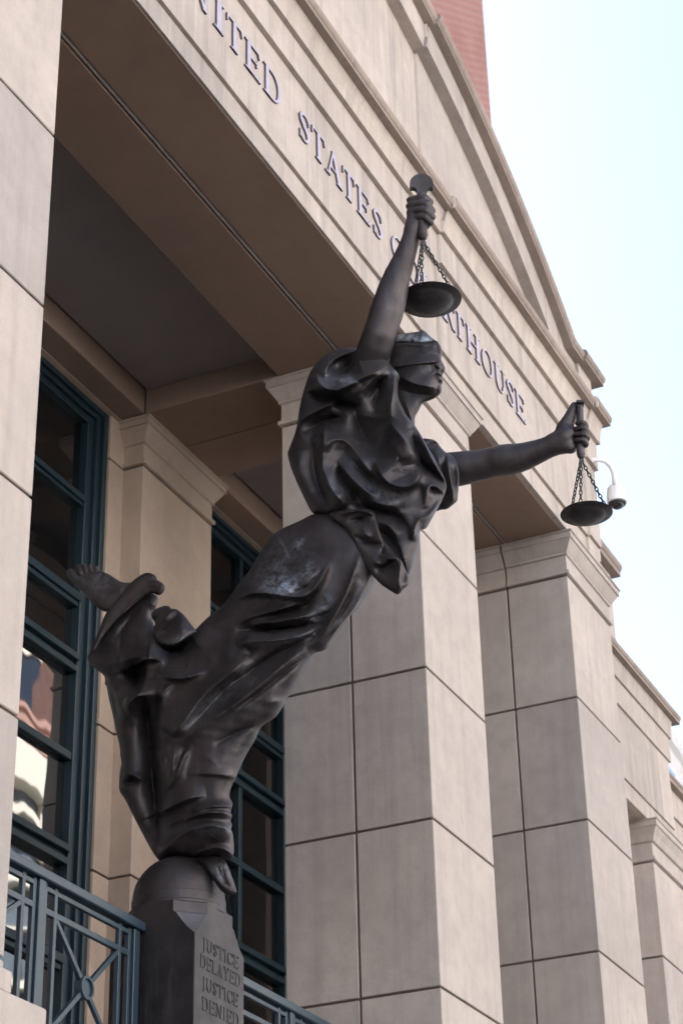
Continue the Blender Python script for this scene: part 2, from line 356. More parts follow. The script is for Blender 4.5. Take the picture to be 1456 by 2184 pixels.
GL = {
 'I': (0.34, stem(0.17)),
 'T': (0.80, stem(0.40, s1=False) + [bar(0.02, 0.78, 0.94, 1), [(0.02, 0.76), (0.06, 0.76), (0.10, 0.94), (0.02, 0.94)], [(0.78, 0.76), (0.74, 0.76), (0.70, 0.94), (0.78, 0.94)]]),
 'E': (0.72, stem(0.17) + [bar(0.2, 0.66, 0.94, 1), bar(0.2, 0.54, 0.49, 0.55), bar(0.2, 0.70, 0, 0.06), [(0.66, 0.80), (0.63, 0.80), (0.58, 0.94), (0.66, 0.94)], [(0.72, 0.2), (0.69, 0.2), (0.60, 0.06), (0.70, 0.06)], bar(0.51, 0.55, 0.4, 0.64)]),
 'D': (0.86, stem(0.17) + [bar(0.2, 0.42, 0.94, 1), bar(0.2, 0.42, 0, 0.06)] + arcp(0.40, 0.5, 0.46, 0.5, -90, 90, TK, TN)),
 'S': (0.56, spath([(0.50, 0.78), (0.48, 0.88), (0.38, 0.955), (0.27, 0.965), (0.15, 0.92), (0.09, 0.80), (0.13, 0.68), (0.26, 0.57), (0.40, 0.46), (0.48, 0.33), (0.47, 0.18), (0.38, 0.07), (0.25, 0.035), (0.13, 0.08), (0.07, 0.24)], [0.05, 0.06, 0.065, 0.07, 0.09, 0.12, 0.15, 0.165, 0.165, 0.15, 0.12, 0.09, 0.07, 0.065, 0.05]) + [bar(0.485, 0.52, 0.72, 0.97), bar(0.05, 0.085, 0.03, 0.3)]),
 'A': (0.86, [slant(0.15, 0.42, 0.06, 0.07), slant(0.72, 0.42, 0.16, 0.13), bar(0.24, 0.62, 0.33, 0.385), serif(0.14, 0, 0.24), serif(0.73, 0, 0.28)]),
 'C': (0.82, arcp(0.46, 0.5, 0.44, 0.5, 42, 318, TK, TN, 20) + [bar(0.75, 0.79, 0.68, 0.95), bar(0.77, 0.80, 0.12, 0.3)]),
 'O': (0.94, arcp(0.47, 0.5, 0.45, 0.5, 0, 360, TK, TN, 28)),
 'U': (0.88, [bar(0.10, 0.10 + TK, 0.3, 1), bar(0.70, 0.76, 0.3, 1), serif(0.178, 1, 0.32), serif(0.73, 1, 0.24)] + arcp(0.43, 0.34, 0.33, 0.34, 180, 360, 0.13, 0.06, 14)),
 'R': (0.86, stem(0.17) + [bar(0.2, 0.42, 0.94, 1), bar(0.2, 0.42, 0.46, 0.52)] + arcp(0.40, 0.73, 0.28, 0.27, -90, 90, 0.15, 0.06, 12) + [slant(0.74, 0.44, 0.17, 0.15, 0, 0.48), serif(0.78, 0, 0.18)]),
 'H': (0.92, stem(0.17) + stem(0.75) + [bar(0.2, 0.72, 0.475, 0.535)]),
 'N': (0.92, stem(0.15, 0.06) + stem(0.76, 0.06, s0=False) + [slant(0.76, 0.17, 0.17, 0.15)]),
 'J': (0.44, [bar(0.18, 0.18 + TK, 0.1, 1), serif(0.255, 1, 0.34)] + spath([(0.255, 0.12), (0.22, -0.04), (0.10, -0.13)], [TK, 0.12, 0.07])),
 'L': (0.68, stem(0.17) + [bar(0.2, 0.64, 0, 0.06), [(0.67, 0.2), (0.64, 0.2), (0.56, 0.06), (0.66, 0.06)]]),
 'Y': (0.84, [bar(0.35, 0.35 + TK, 0, 0.5), slant(0.41, 0.14, 0.16, 0.16, 0.45, 1), slant(0.45, 0.72, 0.06, 0.06, 0.45, 1), serif(0.43, 0, 0.3), serif(0.14, 1, 0.28), serif(0.72, 1, 0.24)]),
}
def letter(ch, x0, x1, z0, h, yf, dep, m, parent, name='letter'):
    w, polys = GL[ch]; sx = (x1 - x0) / w; mb = MB()
    for i, p in enumerate(polys):
        y = yf - 0.0004 * (i % 7)
        q = [(x0 + a * sx, z0 + b * h) for a, b in p]
        n = len(q)
        mb.add([(a, y, b) for a, b in q] + [(a, yf + dep, b) for a, b in q], [tuple(range(n)), tuple(range(2 * n - 1, n - 1, -1))] + [(i2, n + i2, n + (i2 + 1) % n, (i2 + 1) % n) for i2 in range(n)])
    o = mb.build(name, m, parent)
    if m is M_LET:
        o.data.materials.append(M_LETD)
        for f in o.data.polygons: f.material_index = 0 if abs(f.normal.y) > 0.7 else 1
    return o
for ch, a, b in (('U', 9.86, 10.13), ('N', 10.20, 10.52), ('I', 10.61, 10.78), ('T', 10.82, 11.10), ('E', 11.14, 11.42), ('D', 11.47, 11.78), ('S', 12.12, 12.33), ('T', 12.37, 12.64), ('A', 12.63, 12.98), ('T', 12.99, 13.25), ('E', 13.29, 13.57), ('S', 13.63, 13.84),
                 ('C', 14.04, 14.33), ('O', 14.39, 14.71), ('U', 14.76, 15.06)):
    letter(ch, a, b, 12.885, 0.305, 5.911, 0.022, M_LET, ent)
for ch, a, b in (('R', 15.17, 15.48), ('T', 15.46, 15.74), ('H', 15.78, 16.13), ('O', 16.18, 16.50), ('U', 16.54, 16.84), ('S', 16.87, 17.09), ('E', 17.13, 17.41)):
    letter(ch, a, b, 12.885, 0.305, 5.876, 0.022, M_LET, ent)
# ------------------------------------------------------------------ wing of the courthouse to the right
wing = empty('wing', (0, 0, 0), court); wing.matrix_parent_inverse = wm(court).inverted()
WE = 23.12
for nm, prof, m, ex in (('architrave_band', [(6.32, 10.11), (6.32, 10.325), (6.7, 10.325), (6.7, 10.11)], M_ENTAB, 0),
                        ('frieze_panel', [(6.30, 10.328), (6.30, 11.225), (6.7, 11.225), (6.7, 10.328)], M_ENTAB, 0.0),
                        ('upper_band', [(6.275, 11.228), (6.275, 11.55), (6.7, 11.55), (6.7, 11.228)], M_ENTAB, 0.05),
                        ('cyma_band', [(6.25, 11.553), (6.25, 11.57), (6.24, 11.68), (6.225, 11.785), (6.7, 11.785), (6.7, 11.553)], M_ENTAB, 0.1),
                        ('cornice', [(6.16, 11.788), (6.16, 11.82)] + torus_prof(6.18, 11.823, 11.92, 0.04) + [(6.2, 11.93), (6.8, 11.96), (6.8, 11.788)], M_CORN, 0.25)):
    for xa, xb in ((20.25, 22.66), (22.664, WE + ex)):
        MB().exx(prof, xa, xb).build(nm, m, wing)
MB().box(20.3, WE - 0.05, 6.6, 8.5, 3, 11.7).build('wall_panel', M_STONE, wing)
for k in range(len(JZ) - 1):
    MB().box(20.18, 20.42, 6.13, 6.7, JZ[k] + G, JZ[k + 1] - G, 0.006).build('pier_panel', M_STONE, wing)
MB().box(20.18, 20.42, 6.13, 6.7, 11.757, 12.0).build('pier_panel', M_STONE, wing)
pil = [(0.0, -0.48), (0.03, -0.47), (0.03, -0.435), (0.0, -0.425), (0.0, -0.25), (0.03, -0.24), (0.055, -0.17), (0.10, -0.09), (0.115, -0.085), (0.115, -0.02), (0.128, -0.015), (0.128, 0)]
MB().loft([rect(22.13 - p, 23.5 + p, 6.33 - p, 6.7, 10.108 + z) for p, z in pil]).build('capital', M_STONE, wing)
for z0, z1 in ((3.0, 4.3), (4.3, 5.7), (5.7, 7.1), (7.1, 8.49), (8.49, 9.625)):
    MB().box(22.13, 23.5, 6.33, 6.9, z0 + G, z1 - G, 0.006).build('stone_panel', M_STONE, wing)
MB().box(22.15, 23.48, 6.35, 6.88, 3, 9.6).build('core', M_JOINT, wing)
# farther, lower bay
zb = pt(1443, 1664, Y=6.36)[2]
MB().exx([(6.36, zb - 0.12), (6.36, zb - 0.07)] + torus_prof(6.38, zb - 0.07, zb, 0.04) + [(6.4, zb + 0.01), (7, zb + 0.02), (7, zb - 0.12)], WE + 0.02, 30).build('cornice', M_CORN, wing)
MB().exx([(6.44, zb - 0.48), (6.44, zb - 0.122), (7, zb - 0.122), (7, zb - 0.48)], WE + 0.02, 29.9).build('upper_band', M_ENTAB, wing)
MB().exx([(6.47, 3), (6.47, zb - 0.482), (7, zb - 0.482), (7, 3)], WE + 0.02, 29.8).build('wall_panel', M_ENTAB, wing)
# attic return seen past the end of the porch
att = empty('attic', (0, 0, 0), court); att.matrix_parent_inverse = wm(court).inverted()
p0 = pt(1328, 1198, D=25); ax = p0[0]; ay = p0[1] + 0.05; az = p0[2]
MB().exx([(ay, az - 0.2), (ay, az - 0.14)] + torus_prof(ay + 0.02, az - 0.14, az, 0.05) + [(ay + 0.04, az + 0.01), (ay + 1.4, az + 0.03), (ay + 1.4, az - 0.2)], 19.8, ax).build('cornice', M_CORN, att)
MB().box(19.8, ax - 0.12, ay + 0.10, ay + 1.4, 12.0, az - 0.203).build('wall_panel', M_ENTAB, att)

# ------------------------------------------------------------------ ground
def flat(name, x0, x1, y0, y1, z, m, lab):
    o = MB().add([(x0, y0, z), (x1, y0, z), (x1, y1, z), (x0, y1, z)], [(0, 1, 2, 3)]).build(name, m)
    prop(o, lab, kind='structure'); return o
M_ASPH = plain('asphalt', (0.055, 0.055, 0.057), 0.9, bs=40, bstr=0.3)
M_PAVE = plain('concrete paving', (0.13, 0.125, 0.12), 0.9, bs=20, bstr=0.2)
flat('ground', -1500, 1500, -1500, 1500, -0.15, M_ASPH, 'dark asphalt ground running out to the horizon')
o = MB().box(-120, 160, -3.5, 60, -0.14, 0.0).build('pavement', M_PAVE); prop(o, 'pale concrete pavement in front of the courthouse', kind='structure')
o = MB().box(-120, 160, -24, -15.5, -0.14, 0.0).build('pavement', M_PAVE); prop(o, 'pale concrete pavement across the street', kind='structure')
# porch floor and base of the columns
fl = empty('porch_base', (0, 0, 0), court); fl.matrix_parent_inverse = wm(court).inverted()
MB().box(5, 24, 6.2, 9.6, 0, 4.55).build('base_wall', M_STONE, fl)
zp = 4.60
for a, b in ((6.9, 8.93), (14.34, 16.25), (18.47, 20.45)):
    MB().box(a, b, 5.90, 7.5, 0.0, 4.60, 0.012).build('plinth', M_STONE, fl)
    MB().box(a + 0.12, b - 0.29 if a < 8 else b - 0.12, 5.93, 7.45, 4.603, 4.73, 0.012).build('plinth_course', M_STONE, fl)

# ------------------------------------------------------------------ brick tower behind
def brickmat(name, c1, c2, mo, sc=1.0):
    m, t, b = mat(name)
    tc = nd(t, 'ShaderNodeTexCoord'); sx = nd(t, 'ShaderNodeSeparateXYZ'); cx = nd(t, 'ShaderNodeCombineXYZ')
    t.links.new(tc.outputs['Object'], sx.inputs[0]); ad = nd(t, 'ShaderNodeMath', operation='ADD')
    t.links.new(sx.outputs[0], ad.inputs[0]); t.links.new(sx.outputs[1], ad.inputs[1])
    t.links.new(ad.outputs[0], cx.inputs[0]); t.links.new(sx.outputs[2], cx.inputs[1])
    br = nd(t, 'ShaderNodeTexBrick'); t.links.new(cx.outputs[0], br.inputs[0])
    br.inputs['Scale'].default_value = 1.0; br.inputs['Brick Width'].default_value = 0.22 * sc; br.inputs['Row Height'].default_value = 0.076 * sc
    br.inputs['Mortar Size'].default_value = 0.009 * sc
    br.inputs['Color1'].default_value = (*c1, 1); br.inputs['Color2'].default_value = (*c2, 1); br.inputs['Mortar'].default_value = (*mo, 1)
    c = mixc(t, ramp(t, noise(t, 0.8, 5), 0.45, 0.75, (0, 0, 0, 1), (0.5, 0.5, 0.5, 1)), br.outputs[0], tuple(x * 0.7 for x in c1))
    c = mixc(t, ramp(t, noise(t, 3.0, 5, 0.65), 0.58, 0.68, (0, 0, 0, 1), (0.55, 0.55, 0.55, 1)), c, (0.22, 0.17, 0.16))
    t.links.new(c, b.inputs['Base Color']); b.inputs['Roughness'].default_value = 0.9
    bump(t, b, br.outputs[1], -0.4, 0.006)
    return m
M_BRICK = brickmat('red brick', (0.30, 0.12, 0.092), (0.25, 0.092, 0.072), (0.42, 0.31, 0.27), 1.35)
TX = pt(1028, 0, Y=11.0)[0]
tw = empty('brick_tower', (10, 11, 0))
prop(tw, 'plain red brick tower rising behind the arched pediment', 'tower')
MB().box(-14, TX, 11.0, 40, 0, 44).build('wall', M_BRICK, tw)
MB().box(-14.1, TX + 0.1, 10.9, 40.1, 44.0, 44.6).build('coping', M_STONE, tw)

# ------------------------------------------------------------------ pale building far down the street
M_CREAM = plain('cream wall render', (0.66, 0.65, 0.645), 0.85, bs=8, bstr=0.1)
M_PALEGL = plain('pale window glass', (0.25, 0.38, 0.52), 0.08, bs=3, bstr=0.0)
def far_building():
    base = pt(1432, 1580, D=78); w = Vector(pt(1456, 1586, D=80)) - Vector(base); w.z = 0; w.normalize()
    n = Vector((w.y, -w.x, 0))
    if n.dot(Vector((1, 0.3, 0))) < 0: n = -n
    o = Vector((base[0], base[1], 0)) - w * 9; top = base[2]
    e = empty('pale_building', o); prop(e, 'pale cream building far beyond the right end of the courthouse', 'building')
    def bx(name, m, a0, a1, d0, d1, z0, z1):
        P = []
        for a in (a0, a1):
            for d in (d0, d1):
                for z in (z0, z1): q = o + w * a + n * d; P.append((q.x, q.y, z))
        return MB().add(P, [(0, 1, 3, 2), (4, 6, 7, 5), (0, 4, 5, 1), (2, 3, 7, 6), (0, 2, 6, 4), (1, 5, 7, 3)]).build(name, m, e)
    bx('wall', M_CREAM, 0, 30, 0, 14, 0, top - 0.5); bx('coping', M_CREAM, -0.2, 30.2, -0.25, 14.2, top - 0.497, top)
    for fl_ in range(7):
        for i in range(9):
            a = 1.0 + i * 3.2 - 0.78; z = top - 1.62 - fl_ * 3.4 - 1.6
            if z < 1: continue
            f = bx('window', M_WHITE, a, a + 1.9, -0.06, 0.1, z - 0.1, z + 1.72)
            g = bx('pane', M_PALEGL, a + 0.1, a + 1.8, -0.09, 0.0, z, z + 1.6); g.parent = f; g.matrix_parent_inverse = wm(f).inverted()
    return e
far_building()

# ------------------------------------------------------------------ buildings across the street (they light and mirror in the porch glass)
M_BRICK2 = brickmat('shade darkened red brick', (0.12, 0.05, 0.04), (0.10, 0.04, 0.033), (0.12, 0.08, 0.07), 1.6)  # shade on the upper brick walls is put into this darker colour
M_PINK = plain('terracotta band', (0.42, 0.25, 0.21), 0.8)
M_PANEL = plain('cream mullion paint', (0.70, 0.66, 0.58), 0.6)
M_BLUEGL = plain('blue office glass', (0.022, 0.032, 0.05), 0.1, bs=2, bstr=0.0)
M_CURT = plain('sky reflection curtain wall glass', (0.13, 0.16, 0.19), 0.1, bs=2, bstr=0.0)  # reflected sky is put into the grey blue base colour
def office(name, lab, x0, x1, y0, y1, h, split, wallm, base_bays):
    e = empty(name, ((x0 + x1) / 2, y1, 0)); prop(e, lab, 'building')
    MB().box(x0, x1, y0, y1 - 0.4, 0, split).build('curtain_wall', M_CURT, e)
    n = int((x1 - x0) / base_bays)
    mm = MB()
    for i in range(n + 1):
        x = x0 + i * (x1 - x0) / n; mm.box(x - 0.16, x + 0.16, y1 - 0.42, y1, 0, split)
    mm.build('mullion_frame', M_PANEL, e)
    sp = MB()
    z = 3.2
    while z < split - 0.5:
        sp.box(x0, x1, y1 - 0.41, y1 - 0.05, z, z + 0.36).box(x0, x1, y1 - 0.41, y1 - 0.1, z + 1.9, z + 2.0); z += 3.4
    sp.build('spandrel_band', M_PANEL, e)
    MB().box(x0 - 0.2, x1 + 0.2, y0, y1 + 0.35, split, split + 1.5).build('cornice', M_PANEL, e)
    if h > split + 3:
        mr = MB()
        for k in range(3): mr.box(x0, x1, y1 + 0.0, y1 + 0.22, split + 1.75 + k * 0.4, split + 1.95 + k * 0.4)
        for i in range(n): mr.box(x0 + i * (x1 - x0) / n, x0 + i * (x1 - x0) / n + 0.22, y1 + 0.01, y1 + 0.21, split + 1.5, split + 2.75)
        mr.build('parapet_rail', M_PINK, e)
        MB().box(x0, x1, y0, y1 - 1.6, split + 1.5, h).build('wall', wallm, e)
        for fl_ in range(int((h - split - 4) / 4.2)):
            for i in range(int((x1 - x0) / 5.2)):
                a = x0 + 1.4 + i * 5.2; z = split + 4.0 + fl_ * 4.2
                f = MB().box(a - 0.25, a + 3.05, y1 - 1.62, y1 - 1.45, z + 2.2, z + 2.65).box(a - 0.15, a + 2.95, y1 - 1.62, y1 - 1.5, z - 0.2, z).build('window', M_PANEL, e)
                MB().box(a, a + 2.8, y1 - 1.61, y1 - 1.55, z, z + 2.2).build('pane', M_BLUEGL, f)
    return e
office('office_building', 'tall brick office block with glass lower floors across the street', 34, 120, -46, -24, 62, 31.5, M_BRICK2, 4.3)
def masonry(name, lab, x0, x1, y0, y1, h, m):
    e = empty(name, ((x0 + x1) / 2, y1, 0)); prop(e, lab, 'building')
    MB().box(x0, x1, y0, y1, 0, h).build('wall', m, e); MB().box(x0 - 0.3, x1 + 0.3, y0, y1 + 0.5, h, h + 0.9).build('cornice', m, e)
    for k in range(int((h - 5) / 4)):
        for i in range(int((x1 - x0) / 6)):
            a = x0 + 2.2 + i * 6
            f = MB().box(a - 0.12, a + 1.72, y1 - 0.1, y1 + 0.08, 3.0 + k * 4, 3.15 + k * 4).build('window', M_PANEL, e)
            MB().box(a, a + 1.6, y1 - 0.1, y1 + 0.03, 3.152 + k * 4, 5.3 + k * 4).build('pane', M_BLUEGL, f)
masonry('bounce_building', 'unseen pale building added across the street to bounce sunlight onto the facade', -45, 33, -40, -24, 28, M_CREAM)  # out of view; added tall and pale to bounce sun onto the facade

# ------------------------------------------------------------------ railings
YR = 6.75
def railing(x0, x1, posts, lab):
    e = empty('railing', ((x0 + x1) / 2, YR, 4.55)); prop(e, lab, 'railing', 'blue grey railings between the columns')
    zt = 5.855
    MB().box(x0, x1, YR - 0.055, YR + 0.055, zt - 0.065, zt, 0.008).build('top_rail', M_RAIL, e)
    for p in posts: MB().box(p - 0.035, p + 0.035, YR - 0.035, YR + 0.035, 4.56, zt - 0.067, 0.004).build('post', M_RAIL, e)
    for i in range(len(posts) - 1):
        a, b = posts[i] + 0.045, posts[i + 1] - 0.045
        a0, b0 = a, b
        for z, h in ((5.757, 0.016), (5.616, 0.02), (4.80, 0.02)):
            MB().box(a + 0.001, b - 0.001, YR - 0.0155, YR + 0.0155, z - h, z + h, 0.003).build('rail', M_RAIL, e)
        for x in (a + 0.016, a + 0.135, b - 0.135, b - 0.016):
            MB().box(x - 0.016, x + 0.016, YR - 0.017, YR + 0.017, 4.56, zt - 0.068, 0.003).build('baluster', M_RAIL, e)
        xa, xb = a + 0.15, b - 0.15; zc = (5.6 + 4.82) / 2 + 0.05; xc = (xa + xb) / 2
        for sx, sz in ((xa, 5.597), (xb, 5.597), (xa, 4.82 + 0.1), (xb, 4.82 + 0.1)):
            d = Vector((sx - xc, 0, sz - zc)); L = d.length; d.normalize(); q = Vector((-d.z, 0, d.x)) * 0.015
            P = []
            for s_ in (0.07, L):
                for w_ in (-1, 1):
                    for y in (-0.0135, 0.0135): P.append(Vector((xc, YR + y, zc)) + d * s_ + q * w_)
            MB().add(P, [(0, 1, 3, 2), (4, 6, 7, 5), (0, 4, 5, 1), (2, 3, 7, 6), (0, 2, 6, 4), (1, 5, 7, 3)]).build('brace', M_RAIL, e)
        MB().lathe([(0.058, -0.028), (0.074, -0.028), (0.074, 0.028), (0.058, 0.028), (0.056, 0.012), (0.0, 0.010), (0.0, -0.010), (0.056, -0.012)], (xc, YR, zc), 28, Vector((0, -1, 0))).build('rosette', M_RAIL, e, smooth=40)
    return e
railing(8.66, 11.255, (8.75, 10.052, 11.18), 'blue grey metal railing with cross braces left of the bronze pedestal')
railing(11.945, 14.615, (12.02, 13.445, 14.57), 'blue grey metal railing right of the bronze pedestal')

# ------------------------------------------------------------------ security camera
def seccam():
    D = 23.4
    P = lambda u, v: Vector(pt(u, v, D=D))
    e = empty('security_camera', P(1255, 985)); prop(e, 'white dome security camera on a curved arm at the right corner of the porch', 'security camera')
    k = D / FPX
    path = [P(1250, 984), P(1262, 982), P(1276, 980), P(1290, 984), P(1300, 993), P(1307, 1007), P(1309, 1022), P(1310, 1036)]
    MB().tube(path, 5.2 * k, 12).build('arm', M_WHITE, e, smooth=True)
    c = P(1314, 1062)
    MB().lathe([(5 * k, 30 * k), (13 * k, 29 * k), (18 * k, 23 * k), (20.5 * k, 10 * k), (21.5 * k, -6 * k), (21.5 * k, -12 * k), (19.5 * k, -13 * k), (0.001, -13 * k)], c, 28).build('housing', M_WHITE, e, smooth=50)
    MB().lathe([(19 * k, -13.2 * k), (18 * k, -17 * k), (15.5 * k, -17.6 * k), (15 * k, -13.3 * k)], c, 28).build('trim_ring', M_DARK, e, smooth=50)
    MB().lathe([(15.3 * k, -13.5 * k), (14.5 * k, -19 * k), (10 * k, -24 * k), (4 * k, -26.5 * k), (0.0005, -27 * k)], c, 24).build('dome', M_LENS, e, smooth=True)
seccam()
# ------------------------------------------------------------------ bronze
def bronze(name, base=(0.058, 0.049, 0.050), pat=0.5):
    m, t, b = mat(name)
    c = mixc(t, ramp(t, noise(t, 2.2, 5, 0.6), 0.35, 0.68), tuple(x * 0.65 for x in base), tuple(x * 1.5 for x in (base[0], base[1], base[2])))
    c = mixc(t, ramp(t, noise(t, 1.3, 4, 0.6, sc=(1, 1, 0.45)), 0.52, 0.7, (0, 0, 0, 1), (0.55, 0.55, 0.55, 1)), c, (0.055, 0.034, 0.034))
    c = mixc(t, ramp(t, noise(t, 9, 6, 0.72), 0.60, 0.78, (0, 0, 0, 1), (0.5 * pat, 0.5 * pat, 0.5 * pat, 1)), c, (0.115, 0.12, 0.135))
    rs = ramp(t, noise(t, 1.0, 5, 0.68, sc=(11, 11, 1.4)), 0.54, 0.74, (0, 0, 0, 1), (0.45 * pat + 0.1,) * 3 + (1,))
    c = mixc(t, rs, c, (0.13, 0.135, 0.15))
    pa = nd(t, 'ShaderNodeAttribute'); pa.attribute_name = 'patina'
    pn = ramp(t, noise(t, 16, 6, 0.75), 0.40, 0.66); mu = nd(t, 'ShaderNodeMath', operation='MULTIPLY'); mu.use_clamp = True
    t.links.new(pa.outputs['Fac'], mu.inputs[0]); t.links.new(pn, mu.inputs[1])
    c = mixc(t, mu.outputs[0], c, (0.42, 0.48, 0.54))
    t.links.new(c, b.inputs['Base Color']); b.inputs['Metallic'].default_value = 0.66
    t.links.new(ramp(t, noise(t, 6, 5, 0.65), 0.3, 0.7, (0.41, 0.41, 0.41, 1), (0.62, 0.62, 0.62, 1)), b.inputs['Roughness'])
    b.inputs['Specular IOR Level'].default_value = 0.6
    bump(t, b, noise(t, 34, 6, 0.7), 0.26, 0.012)
    return m
M_BRZ = bronze('patinated bronze')
M_BRZP = bronze('pedestal bronze', (0.040, 0.036, 0.039), 0.5)
M_BRZSKY = bronze('sky brightened bronze', (0.15, 0.14, 0.145), 0.8)  # paler bronze: sky brightness put into the colour of the up-facing notch
M_VERD = bronze('verdigris bronze', (0.2, 0.25, 0.27), 1.0)
# pedestal
px0, px1, py0, py1 = 11.26, 11.94, 6.33, 6.97
ped = empty('pedestal', (11.6, 6.67, 3.6)); prop(ped, 'dark bronze pedestal block reading JUSTICE DELAYED JUSTICE DENIED under the figure', 'pedestal')
def octr(c, z, g=0.0):
    a, b, d, f = px0 + g, px1 - g, py0 + g, py1 - g
    return [(a + c, d, z), (b - c, d, z), (b, d + c, z), (b, f - c, z), (b - c, f, z), (a + c, f, z), (a, f - c, z), (a, d + c, z)]
MB().loft([octr(0.004, 3.6)] + [octr(c, z) for c, z in ((0.004, 5.735), (0.03, 5.757), (0.06, 5.785), (0.09, 5.82), (0.12, 5.86), (0.145, 5.893), (0.165, 5.905), (0.166, 5.908), (0.166, 5.978), (0.172, 5.985))]).build('block', M_BRZP, ped)
blk = [o_ for o_ in ped.children if o_.name.startswith('block')][0]; blk.data.materials.append(M_BRZSKY)
for f_ in blk.data.polygons:
    if f_.normal.z > 0.3 and 5.73 < f_.center.z < 5.91: f_.material_index = 1
gc = (11.6, 6.65, 6.0)
R0 = 0.316
prof = [(0.326, 5.975), (0.326, 6.01), (0.321, 6.016), (0.321, 6.078), (0.317, 6.081)] + [(R0 * math.cos(a), 6.082 + R0 * 1.0 * math.sin(a)) for a in np.linspace(0.0, 1.5607, 22)]
MB().lathe([(r, z - 6.0) for r, z in prof], gc, 64).build('globe', M_BRZP, ped, smooth=35)
for txt, xa, xb, uv in (('JUSTICE', 11.365, 11.858, (433, 2027)), ('DELAYED', 11.335, 11.886, (429, 2063)), ('JUSTICE', 11.365, 11.858, (432, 2110)), ('DENIED', 11.365, 11.868, (432, 2154))):
    z0 = pt(*uv, Y=py0)[2]; tw_ = sum(GL[ch][0] for ch in txt) + 0.16 * (len(txt) - 1); k = (xb - xa) / tw_; x = xa
    for ch in txt:
        w_ = GL[ch][0] * k
        letter(ch, x, x + w_, z0, 0.088, py0 - 0.004, 0.008, M_BRZP, ped); x += w_ + 0.16 * k
# ------------------------------------------------------------------ bronze figure: clay-like modelling in a drawing frame
# (u, v) follow the figure's profile drawing, w is depth towards the street side; SP turns a drawing point into a place
D0 = 13.84
def SPa(P):
    P = np.asarray(P, float); D = D0 * (1 - P[:, 2] / FPX)
    r = np.stack([(P[:, 0] - 728) / FPX, (P[:, 1] - 1092) / FPX, np.ones(len(P))], 1) @ RC.T
    return EYE + r * D[:, None]
def SP(u, v, w): return Vector(SPa([(u, v, w)])[0])
def sag(u, v): return 0.5442 * (u - 440) + 0.55 * (v - 1850)      # depth of the figure's middle plane
def chaikin(P, n=1, closed=True):
    P = np.asarray(P, float)
    for _ in range(n):
        Q = np.roll(P, -1, 0) if closed else P[1:]
        A = P if closed else P[:-1]
        R_ = np.empty((2 * len(A), P.shape[1])); R_[0::2] = A * 0.78 + Q * 0.22; R_[1::2] = A * 0.22 + Q * 0.78
        P = R_ if closed else np.vstack([P[:1], R_, P[-1:]])
    return P
def polydist(U, V, P):
    d2 = np.full(U.shape, 1e12); ins = np.zeros(U.shape, bool); n = len(P)
    for i in range(n):
        ax, ay = P[i]; bx, by = P[(i + 1) % n]; ex, ey = bx - ax, by - ay; L = ex * ex + ey * ey + 1e-9
        t = np.clip(((U - ax) * ex + (V - ay) * ey) / L, 0, 1)
        d2 = np.minimum(d2, (U - ax - t * ex) ** 2 + (V - ay - t * ey) ** 2)
        if ay != by: ins ^= ((ay > V) != (by > V)) & (U < (bx - ax) * (V - ay) / (by - ay) + ax)
    d = np.sqrt(d2); return np.where(ins, d, -d)
def blur(a, n):
    for _ in range(n):
        a = (a + np.roll(a, 1, 0) + np.roll(a, -1, 0)) / 3; a = (a + np.roll(a, 1, 1) + np.roll(a, -1, 1)) / 3
    return a
def inflate(d, s):
    m = d > 0; h = np.where(m, d * 20.0, 0); rhs = 2.0 * s * s
    pyr = [(m, d)]
    # coarse to fine relaxation
    h = np.zeros_like(d); lv = [1]
    while min(d.shape) // (lv[-1] * 2) > 14: lv.append(lv[-1] * 2)
    H = None
    for L in reversed(lv):
        mm = m[::L, ::L]; hh = np.zeros(mm.shape)
        if H is not None:
            up = np.repeat(np.repeat(H, 2, 0), 2, 1)[:mm.shape[0], :mm.shape[1]]
            hh[:up.shape[0], :up.shape[1]] = up
        r = rhs * L * L
        ii, jj = np.indices(mm.shape); red = ((ii + jj) % 2 == 0)
        for _ in range(70):
            for c in (red, ~red):
                nb = np.zeros_like(hh); nb[1:] += hh[:-1]; nb[:-1] += hh[1:]; nb[:, 1:] += hh[:, :-1]; nb[:, :-1] += hh[:, 1:]
                hh = np.where(c & mm, hh + 1.6 * ((nb + r) / 4 - hh), hh)
            hh = np.where(mm, hh, 0)
        H = hh
    h = H
    wt = d > 3.2 * s
    if not wt.any(): wt = d > 0.5 * d.max()
    q = np.where(wt, h / np.maximum(d + 0.45 * s, s), 0)
    for _ in range(16):
        f = wt.astype(float); nu, de = blur(q * f, 1), blur(f, 1); new = (~wt) & (de > 1e-6)
        q = np.where(new, nu / np.maximum(de, 1e-9), q); wt = wt | new
    q = blur(q, 2)
    return q * d
